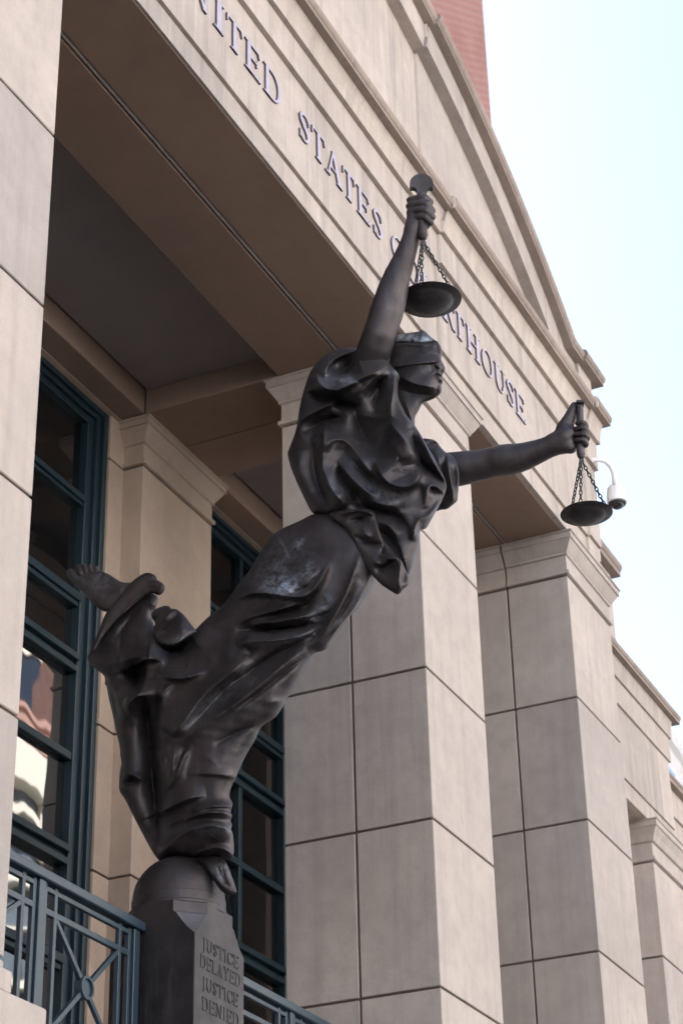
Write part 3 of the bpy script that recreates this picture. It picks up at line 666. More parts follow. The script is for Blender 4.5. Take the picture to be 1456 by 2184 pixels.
def stroke(U, V, pts, amp, wl, wr, p=1.05):
    P = np.array([(a[0], a[1]) for a in pts], float); n = len(P)
    tp = np.array([a[2] if len(a) > 2 else (0.0 if i in (0, n - 1) else 1.0) for i, a in enumerate(pts)], float)
    Q = chaikin(np.column_stack([P, tp]), 2, False)
    m = max(wl, wr) * 3.4
    sel = (U > Q[:, 0].min() - m) & (U < Q[:, 0].max() + m) & (V > Q[:, 1].min() - m) & (V < Q[:, 1].max() + m)
    out = np.zeros(U.shape)
    if not sel.any(): return out
    u, v = U[sel], V[sel]; best = np.full(u.shape, 1e12); sg = np.ones(u.shape); tt = np.zeros(u.shape)
    for i in range(len(Q) - 1):
        ax, ay, ta = Q[i]; bx, by, tb = Q[i + 1]; ex, ey = bx - ax, by - ay; L = ex * ex + ey * ey + 1e-9
        t = np.clip(((u - ax) * ex + (v - ay) * ey) / L, 0, 1)
        dx, dy = u - ax - t * ex, v - ay - t * ey; dd = dx * dx + dy * dy
        k = dd < best; best = np.where(k, dd, best)
        sg = np.where(k, ex * (v - ay) - ey * (u - ax), sg); tt = np.where(k, ta + (tb - ta) * t, tt)
    d = np.sqrt(best); w = np.where(sg > 0, wr, wl)
    out[sel] = amp * tt * np.exp(-(d / w) ** p)
    return out
def surfnet(F, org, step):
    S = F < 0; nx, ny, nz = F.shape
    cnt = np.zeros((nx - 1, ny - 1, nz - 1), np.uint8)
    for a in (0, 1):
        for b in (0, 1):
            for c in (0, 1): cnt += S[a:nx - 1 + a, b:ny - 1 + b, c:nz - 1 + c]
    act = np.argwhere((cnt > 0) & (cnt < 8)); idx = np.full(cnt.shape, -1, np.int64); idx[tuple(act.T)] = np.arange(len(act))
    acc = np.zeros((len(act), 3)); num = np.zeros(len(act)); i, j, k = act.T
    cor = [(a, b, c) for a in (0, 1) for b in (0, 1) for c in (0, 1)]
    val = {q: F[i + q[0], j + q[1], k + q[2]] for q in cor}
    for q in cor:
        for ax in range(3):
            if q[ax] == 0:
                r = list(q); r[ax] = 1; r = tuple(r); fa, fb = val[q], val[r]; x = (fa < 0) != (fb < 0)
                t = np.where(x, fa / np.where(fa == fb, 1, fa - fb), 0)
                P = np.array(q, float)[None] + t[:, None] * np.eye(3)[ax][None]
                acc += np.where(x[:, None], P, 0); num += x
    Vt = act + acc / num[:, None]
    quads = []
    for ax in range(3):
        A = [slice(None)] * 3; B = [slice(None)] * 3; A[ax] = slice(0, -1); B[ax] = slice(1, None)
        o1, o2 = [q for q in range(3) if q != ax]
        x = S[tuple(A)] != S[tuple(B)]; e = np.argwhere(x); ok = (e[:, o1] > 0) & (e[:, o2] > 0) & (e[:, o1] < F.shape[o1] - 1) & (e[:, o2] < F.shape[o2] - 1); e = e[ok]
        def cell(da, db):
            c = e.copy(); c[:, o1] -= da; c[:, o2] -= db; return idx[tuple(c.T)]
        qd = np.stack([cell(0, 0), cell(1, 0), cell(1, 1), cell(0, 1)], 1)
        fl_ = S[tuple(A)][tuple(e.T)]
        if ax == 1: fl_ = ~fl_
        qd[fl_] = qd[fl_][:, ::-1]; quads.append(qd)
    Q = np.concatenate(quads); Q = Q[(Q >= 0).all(1)]
    return np.asarray(org) + Vt * np.asarray(step), Q
def relax(Vt, Q, n, k=0.5):
    E = np.concatenate([Q[:, [0, 1]], Q[:, [1, 2]], Q[:, [2, 3]], Q[:, [3, 0]]]); N = len(Vt)
    dg = np.bincount(E[:, 0], minlength=N) + np.bincount(E[:, 1], minlength=N)
    for it in range(n):
        f = k if it % 2 == 0 else -k * 0.94
        A = np.stack([np.bincount(E[:, 0], Vt[E[:, 1], c], N) + np.bincount(E[:, 1], Vt[E[:, 0], c], N) for c in range(3)], 1)
        Vt = Vt + f * (A / np.maximum(dg, 1)[:, None] - Vt)
    return Vt
def finish(name, Vt, Q, m, parent, patches=()):
    W_ = SPa(Vt)
    me = bpy.data.meshes.new(name); me.vertices.add(len(W_)); me.vertices.foreach_set('co', W_.ravel().astype(np.float32))
    me.loops.add(Q.size); me.loops.foreach_set('vertex_index', Q.ravel().astype(np.int32))
    me.polygons.add(len(Q)); me.polygons.foreach_set('loop_start', np.arange(0, Q.size, 4, dtype=np.int32))
    me.polygons.foreach_set('use_smooth', np.ones(len(Q), bool)); me.update(calc_edges=True); me.validate()
    bm = bmesh.new(); bm.from_mesh(me); bmesh.ops.recalc_face_normals(bm, faces=bm.faces[:]); bm.to_mesh(me); bm.free()
    at_ = me.attributes.new('patina', 'FLOAT', 'POINT'); pv = np.zeros(len(W_))
    for (cu, cv, ru, rv, ang, st) in patches:
        a = math.radians(ang); du, dv = Vt[:, 0] - cu, Vt[:, 1] - cv
        x = (du * math.cos(a) + dv * math.sin(a)) / ru; y = (-du * math.sin(a) + dv * math.cos(a)) / rv
        pv = np.maximum(pv, st * np.exp(-(x * x + y * y)))
    at_.data.foreach_set('value', pv.astype(np.float32))
    me.materials.append(m); o = bpy.data.objects.new(name, me); C.objects.link(o)
    if parent: o.parent = parent; o.matrix_parent_inverse = wm(parent).inverted()
    return o
def layer(name, poly, parent, w=0.0, strokes=(), T=140.0, kz=1.0, s=2.6, m=None, patches=(), base=sag, flat_=0.0, sm=4, grain=1.0, amp_=1.0):
    P = chaikin(poly, 1); mg = 16
    u = np.arange(P[:, 0].min() - mg, P[:, 0].max() + mg, s); v = np.arange(P[:, 1].min() - mg, P[:, 1].max() + mg, s)
    U, V = np.meshgrid(u, v, indexing='ij'); d = polydist(U, V, P); h = inflate(d, s) * kz * kz
    t2 = np.where(h > 0, h / (1 + h / (T * T)), h)
    R_ = np.zeros(U.shape)
    for st in strokes: R_ += stroke(U, V, *st) * amp_
    if grain: R_ += grain * (np.sin(U * 0.071 + V * 0.043 + 1.3) * np.sin(V * 0.067 - U * 0.031) + 0.6 * np.sin(U * 0.137 - V * 0.112 + 2.1) * np.sin(V * 0.151 + U * 0.09))
    zm = np.sqrt(max(t2.max(), 1)) ; lo = -zm + R_.min() - 3 * s; hi = zm + R_.max() + 3 * s
    zz = np.arange(lo, hi, s)
    F = ((zz[None, None, :] - R_[:, :, None]) ** 2 - t2[:, :, None]).astype(np.float32)
    Vt, Q = surfnet(F, (u[0], v[0], zz[0]), (s, s, s))
    Vt = relax(Vt, Q, sm)
    off = w(Vt[:, 0], Vt[:, 1]) if callable(w) else w
    Vt[:, 2] += base(Vt[:, 0], Vt[:, 1]) + off
    return finish(name, Vt, Q, m or M_BRZ, parent, patches)
def smin(a, b, k):
    h = np.clip(0.5 + 0.5 * (b - a) / k, 0, 1); return b + (a - b) * h - k * h * (1 - h)
def chainfield(name, parts, parent, s=2.0, m=None, patches=(), sm=4):
    # parts: list of (k_blend, [(u, v, w, r), ...]); rounded cones blended into one skin
    A = np.array([q[:4] for _, ch in parts for q in ch], float); mr = A[:, 3].max() + 8
    lo = A[:, :3].min(0) - mr; hi = A[:, :3].max(0) + mr
    ax = [np.arange(lo[i], hi[i], s) for i in range(3)]; sh = tuple(len(a) for a in ax)
    F = np.full(sh, 40.0, np.float32)
    for kb, ch in parts:
        G_ = None; pts_ = chaikin(np.array(ch, float), 1, False) if len(ch) > 2 else np.array(ch, float)
        if len(pts_) == 1: pts_ = np.vstack([pts_, pts_ + 1e-3])
        rr = pts_[:, 3].max() + 30; l = pts_[:, :3].min(0) - rr; h = pts_[:, :3].max(0) + rr
        sl_ = tuple(slice(max(0, int((l[i] - lo[i]) / s)), min(sh[i], int((h[i] - lo[i]) / s) + 2)) for i in range(3))
        X, Y, Z = np.meshgrid(ax[0][sl_[0]], ax[1][sl_[1]], ax[2][sl_[2]], indexing='ij')
        for i in range(len(pts_) - 1):
            a, b = pts_[i], pts_[i + 1]; e = b[:3] - a[:3]; L = (e * e).sum() + 1e-9
            t = np.clip(((X - a[0]) * e[0] + (Y - a[1]) * e[1] + (Z - a[2]) * e[2]) / L, 0, 1)
            dd = np.sqrt((X - a[0] - t * e[0]) ** 2 + (Y - a[1] - t * e[1]) ** 2 + (Z - a[2] - t * e[2]) ** 2) - (a[3] + (b[3] - a[3]) * t)
            G_ = dd if G_ is None else np.minimum(G_, dd)
        F[sl_] = smin(F[sl_], G_, kb)
    Vt, Q = surfnet(F, lo, (s, s, s)); Vt = relax(Vt, Q, sm)
    return finish(name, Vt, Q, m or M_BRZ, parent, patches)
fig = empty('bronze_statue', SP(440, 1850, 0)); prop(fig, 'dark bronze statue of a blindfolded robed woman leaning out with a raised arm', 'statue')
# ---- skirt
SK = [(668, 1095), (637, 1112), (601, 1127), (582, 1140), (569, 1157), (559, 1171), (545, 1194), (532, 1217), (514, 1239), (500, 1257), (481, 1286), (460, 1303), (437, 1322), (417, 1343), (395, 1362), (365, 1372), (335, 1350), (322, 1310), (335, 1292), (339, 1272), (318, 1262), (288, 1285), (258, 1312), (228, 1345), (203, 1380), (186, 1400), (187, 1407), (194, 1419), (208, 1429), (222, 1440), (225, 1448), (223, 1459), (228, 1462), (231, 1484), (239, 1518), (246, 1550), (250, 1568), (256, 1592), (257, 1614), (260, 1625), (256, 1644), (254, 1675), (255, 1688), (267, 1704), (275, 1721), (291, 1753), (311, 1791), (327, 1820), (339, 1836), (348, 1836), (359, 1832), (390, 1830), (416, 1831), (450, 1827), (473, 1830), (495, 1836), (497, 1827), (499, 1818), (499, 1803), (497, 1777), (492, 1768), (496, 1760), (491, 1751), (496, 1740), (491, 1732), (496, 1720), (496, 1711), (490, 1703), (489, 1693), (495, 1673), (504, 1659), (509, 1642), (530, 1601), (544, 1580), (554, 1554), (566, 1543), (582, 1534), (591, 1526), (604, 1506), (614, 1487), (632, 1460), (644, 1438), (655, 1414), (665, 1398), (673, 1391), (684, 1390), (696, 1385), (706, 1363), (722, 1344), (744, 1315), (757, 1304), (772, 1284), (786, 1263), (795, 1242), (800, 1230), (815, 1190), (800, 1140), (760, 1100), (710, 1090)]
SKS = [
 ([(495, 1280), (542, 1264), (584, 1267), (611, 1272), (645, 1274), (668, 1260), (688, 1232), (705, 1195)], 30, 60, 7),
 ([(606, 1268), (630, 1263), (658, 1250), (675, 1232), (690, 1208)], -16, 6, 5),
 ([(505, 1336), (525, 1319), (580, 1303), (610, 1296), (645, 1285)], 17, 16, 7),
 ([(545, 1322), (597, 1312), (638, 1299), (668, 1284)], -15, 6, 6),
 ([(542, 1333, .5), (560, 1328), (584, 1327), (638, 1318), (670, 1308)], 16, 9, 7),
 ([(500, 1345), (556, 1343), (597, 1343), (638, 1338), (670, 1326)], -24, 8, 6),
 ([(505, 1378), (530, 1368), (556, 1366), (597, 1364), (638, 1357), (668, 1344)], 20, 8, 20),
 ([(668, 1354), (625, 1376), (590, 1393), (563, 1410), (529, 1436), (490, 1462)], -24, 12, 9),
 ([(534, 1378), (533, 1390), (530, 1402)], -12, 12, 6),
 ([(530, 1398), (506, 1424), (477, 1446), (452, 1466), (436, 1480), (417, 1505), (399, 1531), (378, 1556), (365, 1573)], 27, 22, 24),
 ([(515, 1440), (480, 1470), (452, 1500), (425, 1530), (395, 1562)], -16, 14, 14),
 ([(655, 1383), (617, 1408), (569, 1449), (534, 1479), (500, 1504), (457, 1532), (422, 1555), (385, 1583)], 25, 26, 15),
 ([(655, 1398), (625, 1420), (596, 1444), (562, 1470), (534, 1491), (500, 1515)], -13, 5, 9),
 ([(560, 1545), (520, 1556), (480, 1575), (455, 1590)], -9, 6, 8),
 ([(560, 1503), (585, 1496), (608, 1497)], 8, 14, 7),
 ([(770, 1170), (750, 1235), (733, 1278), (705, 1325), (676, 1376)], 20, 16, 7),
 ([(790, 1225), (766, 1279), (745, 1310), (715, 1346), (692, 1384)], 13, 6, 6),
 ([(765, 1225), (748, 1270), (725, 1310), (700, 1345)], -14, 6, 5),
 ([(655, 1322), (690, 1313), (716, 1296)], -16, 7, 5),
 ([(676, 1255), (668, 1270), (655, 1290), (648, 1312)], -12, 7, 6),
 ([(640, 1345), (665, 1335), (692, 1322)], -9, 5, 5),
 ([(650, 1375), (670, 1352), (690, 1330)], -10, 7, 6),
 ([(395, 1650), (447, 1651), (474, 1653), (508, 1660, .8)], 9, 26, 4),
 ([(410, 1737), (424, 1729), (442, 1722), (467, 1719), (497, 1720, .8)], 19, 8, 5),
 ([(402, 1745, .6), (433, 1734), (467, 1731), (497, 1737, .8)], 25, 7, 13),
 ([(330, 1828), (356, 1808), (382, 1783), (407, 1768), (441, 1760), (476, 1763), (498, 1774, .8)], 30, 7, 34),
 ([(412, 1823), (442, 1812), (464, 1807), (481, 1811), (498, 1824, .8)], 24, 6, 10),
 ([(408, 1818), (442, 1806), (464, 1801), (484, 1804)], -10, 8, 3),
 ([(340, 1773), (366, 1757), (396, 1743), (415, 1736)], 12, 16, 5),
 ([(343, 1731, .5), (371, 1718), (400, 1703), (440, 1696)], 27, 26, 6),
 ([(330, 1745), (360, 1742), (395, 1732)], -14, 8, 10),
 ([(334, 1598), (341, 1615), (346, 1640), (342, 1676)], 25, 15, 12),
 ([(368, 1578), (372, 1605), (369, 1636), (358, 1666)], 25, 15, 12),
 ([(360, 1585), (358, 1620), (354, 1655)], -12, 5, 5),
 ([(412, 1588), (390, 1617), (382, 1644), (364, 1675), (345, 1698)], 17, 8, 10),
 ([(395, 1590), (380, 1622), (372, 1652)], -14, 7, 6),
 ([(306, 1480), (316, 1540), (322, 1600), (326, 1660), (333, 1740), (340, 1805)], -75, 20, 32),
 ([(250, 1652), (270, 1650), (292, 1656), (312, 1672)], 14, 14, 5),
 ([(256, 1672), (280, 1666), (300, 1672)], -14, 6, 9),
 ([(280, 1405), (290, 1440), (287, 1482)], -85, 32, 26),
 ([(255, 1430), (276, 1424), (297, 1415), (312, 1406), (328, 1405), (356, 1413)], 26, 42, 5),
 ([(316, 1405, .7), (313, 1437), (308, 1456), (297, 1479), (276, 1500), (262, 1505)], 30, 26, 6),
 ([(332, 1436), (366, 1448), (400, 1446), (445, 1430)], 28, 20, 7),
 ([(338, 1426), (390, 1427), (450, 1420)], -18, 11, 4),
 ([(335, 1462), (330, 1500), (328, 1550)], -26, 14, 14),
 ([(372, 1457), (352, 1470), (345, 1491), (347, 1530)], 14, 7, 9),
 ([(330, 1372), (355, 1388), (385, 1386), (412, 1362)], -75, 18, 15),
 ([(258, 1330), (258, 1380), (254, 1430)], -18, 8, 10),
 ([(300, 1290), (270, 1330), (240, 1370)], -30, 16, 16),
 ([(310, 1284), (325, 1288), (338, 1294)], 20, 10, 12),
 ([(232, 1450), (246, 1500), (256, 1570)], -12, 10, 12),
 ([(430, 1330), (470, 1345), (500, 1350)], -12, 20, 20),
 ([(420, 1600), (450, 1620), (470, 1640)], 6, 18, 18),
]
layer('skirt', SK, fig, 0.0, SKS, T=105, amp_=1.4, sm=2, patches=[(598, 1252, 42, 24, -8, 1.0), (636, 1160, 18, 7, -45, 0.9), (650, 1225, 18, 30, 40, 0.55), (575, 1215, 60, 45, 0, 0.3), (690, 1290, 30, 16, -50, 0.4), (600, 1190, 50, 70, 35, 0.18), (450, 1500, 70, 14, -40, 0.3), (455, 1770, 50, 10, 0, 0.35), (620, 1365, 50, 10, -20, 0.35)])
FL = [(330, 1300), (340, 1295), (354, 1291), (362, 1293), (366, 1299), (376, 1298), (394, 1312), (409, 1334), (422, 1347), (412, 1353), (400, 1359), (385, 1370), (365, 1377), (345, 1376), (332, 1367), (327, 1345), (326, 1337), (333, 1331), (320, 1312)]
layer('cloth_flap', FL, fig, 66, [([(377, 1298), (374, 1322), (355, 1345), (335, 1352)], -18, 8, 6), ([(328, 1338), (352, 1322), (370, 1300)], 14, 8, 8), ([(336, 1370), (365, 1377), (392, 1367), (415, 1349)], 16, 14, 4), ([(372, 1330), (388, 1345), (400, 1340)], 8, 12, 12), ([(340, 1310), (330, 1325), (318, 1322)], -14, 8, 8)], T=30, s=2.2, patches=[(375, 1366, 30, 7, -10, 0.5)])
RL = [(344, 1241), (353, 1250), (351, 1261), (341, 1271), (322, 1264), (308, 1270), (288, 1284), (262, 1308), (240, 1332), (218, 1360), (200, 1394), (190, 1410), (184, 1404), (188, 1396), (199, 1374), (213, 1339), (223, 1313), (232, 1299), (258, 1269), (272, 1248), (297, 1228), (311, 1221), (323, 1222), (334, 1229), (335, 1237)]
layer('hem_roll', RL, fig, 48, [([(345, 1255), (315, 1252), (285, 1272), (255, 1302), (225, 1340), (195, 1390)], -8, 14, 12), ([(336, 1236), (320, 1242), (300, 1250)], -5, 5, 4), ([(330, 1232), (345, 1246), (350, 1258)], 7, 7, 7)], T=34, s=2.2)
# ---- torso, sleeves and mantle
TO = [(775, 742), (737, 740), (721, 744), (703, 752), (682, 766), (669, 781), (660, 795), (652, 817), (643, 848), (638, 872), (634, 903), (629, 924), (618, 953), (613, 964), (614, 975), (621, 1000), (632, 1027), (645, 1055), (662, 1090), (672, 1098), (720, 1098), (745, 1104), (780, 1150), (800, 1195), (836, 1236), (858, 1240), (870, 1229), (877, 1214), (884, 1191), (891, 1158), (895, 1130), (908, 1129), (918, 1111), (929, 1091), (938, 1076), (948, 1055), (953, 1036), (948, 1020), (938, 1000), (925, 975), (912, 955), (900, 932), (890, 916), (881, 902), (869, 890), (857, 867), (850, 851), (848, 834), (849, 816), (853, 808), (851, 800), (846, 793), (832, 778), (826, 768), (815, 752), (795, 744)]
TOS = [
 ([(764, 746, .8), (737, 755), (714, 765), (701, 777), (695, 791), (690, 806)], 20, 5, 16),
 ([(765, 770), (742, 778), (728, 792), (722, 808)], -42, 30, 24),
 ([(672, 795), (678, 815), (689, 826), (703, 832), (721, 832), (735, 825), (755, 815), (779, 803), (800, 795), (830, 775)], 34, 13, 11),
 ([(640, 833), (677, 846), (703, 852), (740, 862), (770, 868)], -52, 12, 14),
 ([(636, 900, .6), (662, 883), (689, 869), (710, 858), (726, 850)], 30, 7, 8),
 ([(640, 925), (675, 905), (710, 892), (740, 890)], -42, 16, 20),
 ([(752, 850), (762, 900), (782, 940), (800, 970)], -52, 32, 26),
 ([(700, 900), (690, 918), (691, 945), (688, 968), (685, 994), (693, 1014), (704, 1041), (721, 1063), (738, 1082)], 40, 24, 7),
 ([(672, 940), (668, 975), (670, 1010), (684, 1050), (705, 1085)], -34, 14, 22),
 ([(664, 946), (680, 935), (692, 916)], 14, 6, 10),
 ([(640, 960), (636, 1000), (650, 1050)], 12, 22, 22),
 ([(719, 985), (723, 1005), (728, 1020), (742, 1039), (758, 1058), (778, 1080)], -30, 10, 8),
 ([(718, 982), (737, 1005), (755, 1025), (776, 1045), (805, 1062)], 22, 11, 10),
 ([(740, 972), (771, 1004), (792, 1021), (810, 1042)], -24, 9, 9),
 ([(694, 965), (698, 945), (712, 937), (735, 937), (750, 952), (766, 974), (783, 998), (798, 1015)], 18, 8, 9),
 ([(715, 955), (735, 965), (745, 985)], -16, 18, 18),
 ([(800, 985), (808, 1008), (822, 1027), (845, 1038), (868, 1039), (886, 1029), (896, 1010), (894, 990)], 34, 42, 6),
 ([(828, 895), (845, 917), (858, 932), (870, 948), (884, 972), (896, 996)], 48, 9, 58),
 ([(838, 890), (820, 925), (806, 955), (796, 985)], -40, 28, 30),
 ([(876, 918), (885, 948), (894, 976), (903, 995), (918, 1001), (938, 1020), (952, 1036)], -46, 10, 11),
 ([(884, 908), (905, 944), (919, 975), (932, 1000), (946, 1022), (953, 1036)], 32, 10, 12),
 ([(848, 812), (846, 840), (852, 870), (868, 895), (880, 912)], 20, 6, 9),
 ([(832, 782), (843, 805), (838, 835), (832, 870), (836, 905)], 16, 12, 12),
 ([(812, 800), (808, 830), (800, 860), (795, 890)], -38, 14, 16),
 ([(826, 785), (800, 806), (775, 830), (750, 845)], 14, 9, 8),
 ([(838, 795), (812, 812), (790, 838), (775, 850)], -24, 6, 6),
 ([(905, 1086), (907, 1060), (911, 1042), (918, 1033), (930, 1037), (941, 1046), (952, 1054)], 15, 6, 9),
 ([(913, 1050), (922, 1042), (935, 1050), (945, 1058)], -12, 5, 6),
 ([(945, 1056), (934, 1073), (923, 1089), (914, 1099), (905, 1106), (893, 1107), (887, 1118), (882, 1135), (878, 1150)], 14, 8, 5),
 ([(896, 1030), (899, 1055), (903, 1080)], -18, 8, 8),
 ([(745, 1072), (775, 1080), (800, 1088), (840, 1095), (862, 1112), (882, 1138)], -34, 10, 14),
 ([(770, 1055), (800, 1073), (830, 1079), (852, 1078)], 14, 16, 7),
 ([(850, 1075), (852, 1090), (859, 1103), (877, 1128), (883, 1138), (876, 1152)], 20, 14, 6),
 ([(796, 1112), (823, 1117), (838, 1129), (845, 1146)], 18, 10, 9),
 ([(800, 1130), (825, 1142), (842, 1165), (856, 1190)], -26, 9, 14),
 ([(838, 1128), (850, 1160), (862, 1195), (868, 1225)], 12, 12, 6),
 ([(745, 1000), (760, 1030), (790, 1060)], 0, 5, 5),
 ([(830, 940), (848, 958), (858, 985)], 16, 30, 30),
]
layer('tunic', TO, fig, 6, TOS, T=95, amp_=1.35, sm=2, patches=[(735, 812, 24, 12, 0, 0.75), (695, 790, 10, 30, 15, 0.3), (846, 795, 8, 8, 0, 0.8), (800, 1050, 40, 14, 40, 0.25), (840, 1060, 40, 20, 0, 0.3), (725, 1060, 16, 40, -30, 0.35)])
KN = [(700, 1094), (735, 1087), (765, 1085), (786, 1086), (798, 1091), (804, 1108), (807, 1125), (813, 1143), (820, 1158), (821, 1166), (814, 1176), (815, 1181), (832, 1181), (846, 1187), (857, 1196), (863, 1213), (871, 1228), (872, 1245), (866, 1252), (858, 1258), (852, 1267), (845, 1268), (830, 1259), (815, 1249), (803, 1238), (792, 1226), (780, 1205), (768, 1180), (752, 1150), (735, 1125), (712, 1108)]
layer('waist_knot', KN, fig, 58, amp_=1.6, strokes=[([(715, 1098), (740, 1092), (768, 1088), (790, 1093), (802, 1106)], 18, 8, 7), ([(740, 1112), (765, 1108), (788, 1104)], -14, 5, 9), ([(796, 1098), (803, 1118), (808, 1134), (820, 1160)], 13, 6, 12), ([(752, 1140), (775, 1155), (800, 1162), (815, 1160)], -16, 8, 10), ([(808, 1183), (823, 1189), (841, 1188), (857, 1196)], 14, 5, 12), ([(796, 1208), (815, 1212), (830, 1202), (845, 1194)], -18, 4, 16), ([(856, 1194, .8), (852, 1221), (850, 1243), (855, 1264)], 15, 7, 12), ([(862, 1210), (862, 1232), (860, 1248)], -10, 5, 5), ([(790, 1185), (800, 1200), (812, 1203)], 8, 8, 8), ([(770, 1120), (780, 1140), (795, 1150)], 10, 10, 10)], T=36, s=2.2)
FS = [(895, 940), (902, 934), (915, 936), (926, 938), (935, 946), (937, 951), (949, 964), (962, 970), (971, 978), (977, 994), (979, 1015), (978, 1040), (976, 1056), (976, 1064), (974, 1070), (965, 1077), (957, 1084), (950, 1087), (940, 1087), (928, 1092), (912, 1070), (900, 1010), (893, 960)]
layer('sleeve', FS, fig, -58, amp_=1.3, kz=1.12, strokes= [([(905, 950), (918, 946), (930, 944), (938, 950)], -16, 4, 6), ([(953, 970), (956, 1000), (962, 1027), (967, 1052), (964, 1078)], 18, 6, 11), ([(950, 966), (945, 993), (946, 1015), (952, 1040)], -20, 6, 8), ([(970, 978), (976, 1000), (978, 1030), (975, 1062)], 12, 5, 5), ([(965, 990), (969, 1020), (971, 1062)], -16, 5, 5), ([(925, 955), (936, 985), (940, 1010)], 10, 10, 10)], T=60, s=2.2)
# ---- head
FC = [(828, 790), (832, 750), (845, 730), (870, 724), (910, 730), (930, 745), (938, 762), (942, 770), (946, 778), (949.5, 786), (948.5, 792), (944, 798), (942.5, 801), (943, 804), (941, 806.5), (944.5, 811), (943, 818), (940, 823), (942, 829), (940, 838), (935, 844), (926, 850), (914, 855), (904, 858), (899, 863), (893, 875), (884, 890), (884, 912), (866, 922), (842, 895), (832, 840)]
layer('head', FC, fig, -48, amp_=1.7, strokes=[([(826, 785, 1), (863, 780), (887, 776), (911, 774), (942, 770, 1)], 6.5, 26, 2.2), ([(842, 796), (866, 811), (888, 820), (911, 824), (932, 828)], 13, 34, 9), ([(850, 830), (880, 840), (905, 842), (925, 842)], -9, 12, 16), ([(926, 799, .7), (935, 800.5), (943, 804.5, .9)], -5, 2.4, 2.4), ([(929, 805), (937, 808), (944, 811.5, .9)], 6, 4, 3.5), ([(929, 796), (936, 797), (943, 800.5, .9)], 4, 3, 2.5), ([(931, 814), (938, 818), (943, 821, .8)], -3.2, 3.5, 3.5), ([(930, 828), (936, 830), (941, 833, .8)], 5, 6, 7), ([(927, 776), (935, 781), (938, 788)], 7, 6, 4), ([(924, 779), (928, 786), (935, 791)], -4, 2.6, 2.6), ([(936, 791), (941, 792), (945, 793)], -4, 2.2, 2.2), ([(915, 770), (920, 790), (918, 805)], -4, 9, 9), ([(870, 770), (895, 785), (905, 800)], 5, 22, 22), ([(860, 850), (872, 880), (880, 905)], 6, 8, 10)], T=50, s=1.5, sm=2, grain=0.3)
BF = [(828, 778), (832, 755), (838, 735), (850, 729), (880, 728), (905, 728), (924, 724), (933, 728), (939, 738), (942.5, 749), (942, 758), (940, 767), (935, 771), (911, 774.5), (887, 776), (863, 780), (840, 784.5)]
layer('blindfold', BF, fig, -44, [([(832, 781), (863, 778), (887, 774), (911, 772), (936, 769)], 8, 18, 3), ([(834, 738), (863, 734), (885, 737), (905, 736), (930, 729)], 9, 12, 2.5), ([(926, 736), (933, 746), (938, 764)], -12, 5, 3), ([(928, 736), (938, 738), (941, 752)], 6, 3, 3), ([(890, 742), (908, 752), (922, 760)], 4, 8, 8)], T=62, kz=1.42, s=1.8, sm=3, grain=0.4, patches=[(850, 770, 20, 8, -10, 0.4), (875, 764, 8, 5, 0, 0.5)])
HW = [(834, 740), (838, 725), (846, 714), (860, 711), (875, 709), (892, 707), (902, 703.5), (911, 711), (921, 721), (931, 727), (922, 731), (911, 735), (900, 737), (880, 735), (863, 733), (848, 737)]
layer('head_wrap', HW, fig, -48, [([(836, 730), (863, 728), (885, 731), (905, 730), (928, 727)], 7, 12, 3), ([(850, 716), (880, 716), (905, 711)], -4, 4, 4), ([(870, 722), (874, 728), (882, 726)], -3, 3, 3)], T=50, kz=2.0, s=1.8, sm=3, grain=0.5, patches=[(885, 722, 45, 12, 0, 1.3), (855, 722, 20, 10, 0, 1.2)])
# ---- arms with hands (one skin each)
def S_(u, v, o): return sag(u, v) + o
wa = 52
def A_(L, o): return [(u, v, S_(u, v, o) + dz, r) for (u, v, dz, r) in L]
arm = [(14, A_([(764, 822, -95, 30), (783, 788, -50, 37), (806, 722, 0, 36), (816, 692, 2, 35), (826, 660, 4, 36.5), (842, 602, 2, 31), (864, 544, 0, 22.5), (875, 512, 0, 19.5), (882, 488, 0, 19)], wa)),
       (8, A_([(828, 650, 8, 26), (845, 600, 10, 22)], wa)),
       (8, A_([(880, 490, 0, 17), (882, 460, 2, 15), (884, 434, 2, 14)], wa)), (8, A_([(890, 482, -4, 14), (892, 440, -6, 14)], wa)),
       (2.2, A_([(874, 427, 6, 8), (903, 419.5, 20, 8.2), (917, 431, 8, 7.5)], wa)),
       (2.2, A_([(873, 440, 8, 8.4), (907, 431, 24, 8.6), (921, 450, 10, 8)], wa)),
       (2.2, A_([(874, 453, 8, 8.2), (906.5, 445.5, 24, 8.4), (921.5, 463, 10, 7.8)], wa)),
       (2.2, A_([(877, 467, 6, 7.8), (905, 460, 20, 8), (918, 475, 8, 7.2)], wa)),
       (4, A_([(890, 488, -26, 11), (908, 482, -34, 9), (917, 468, -24, 8)], wa))]
chainfield('arm', arm, fig, 2.0)
wb = -98
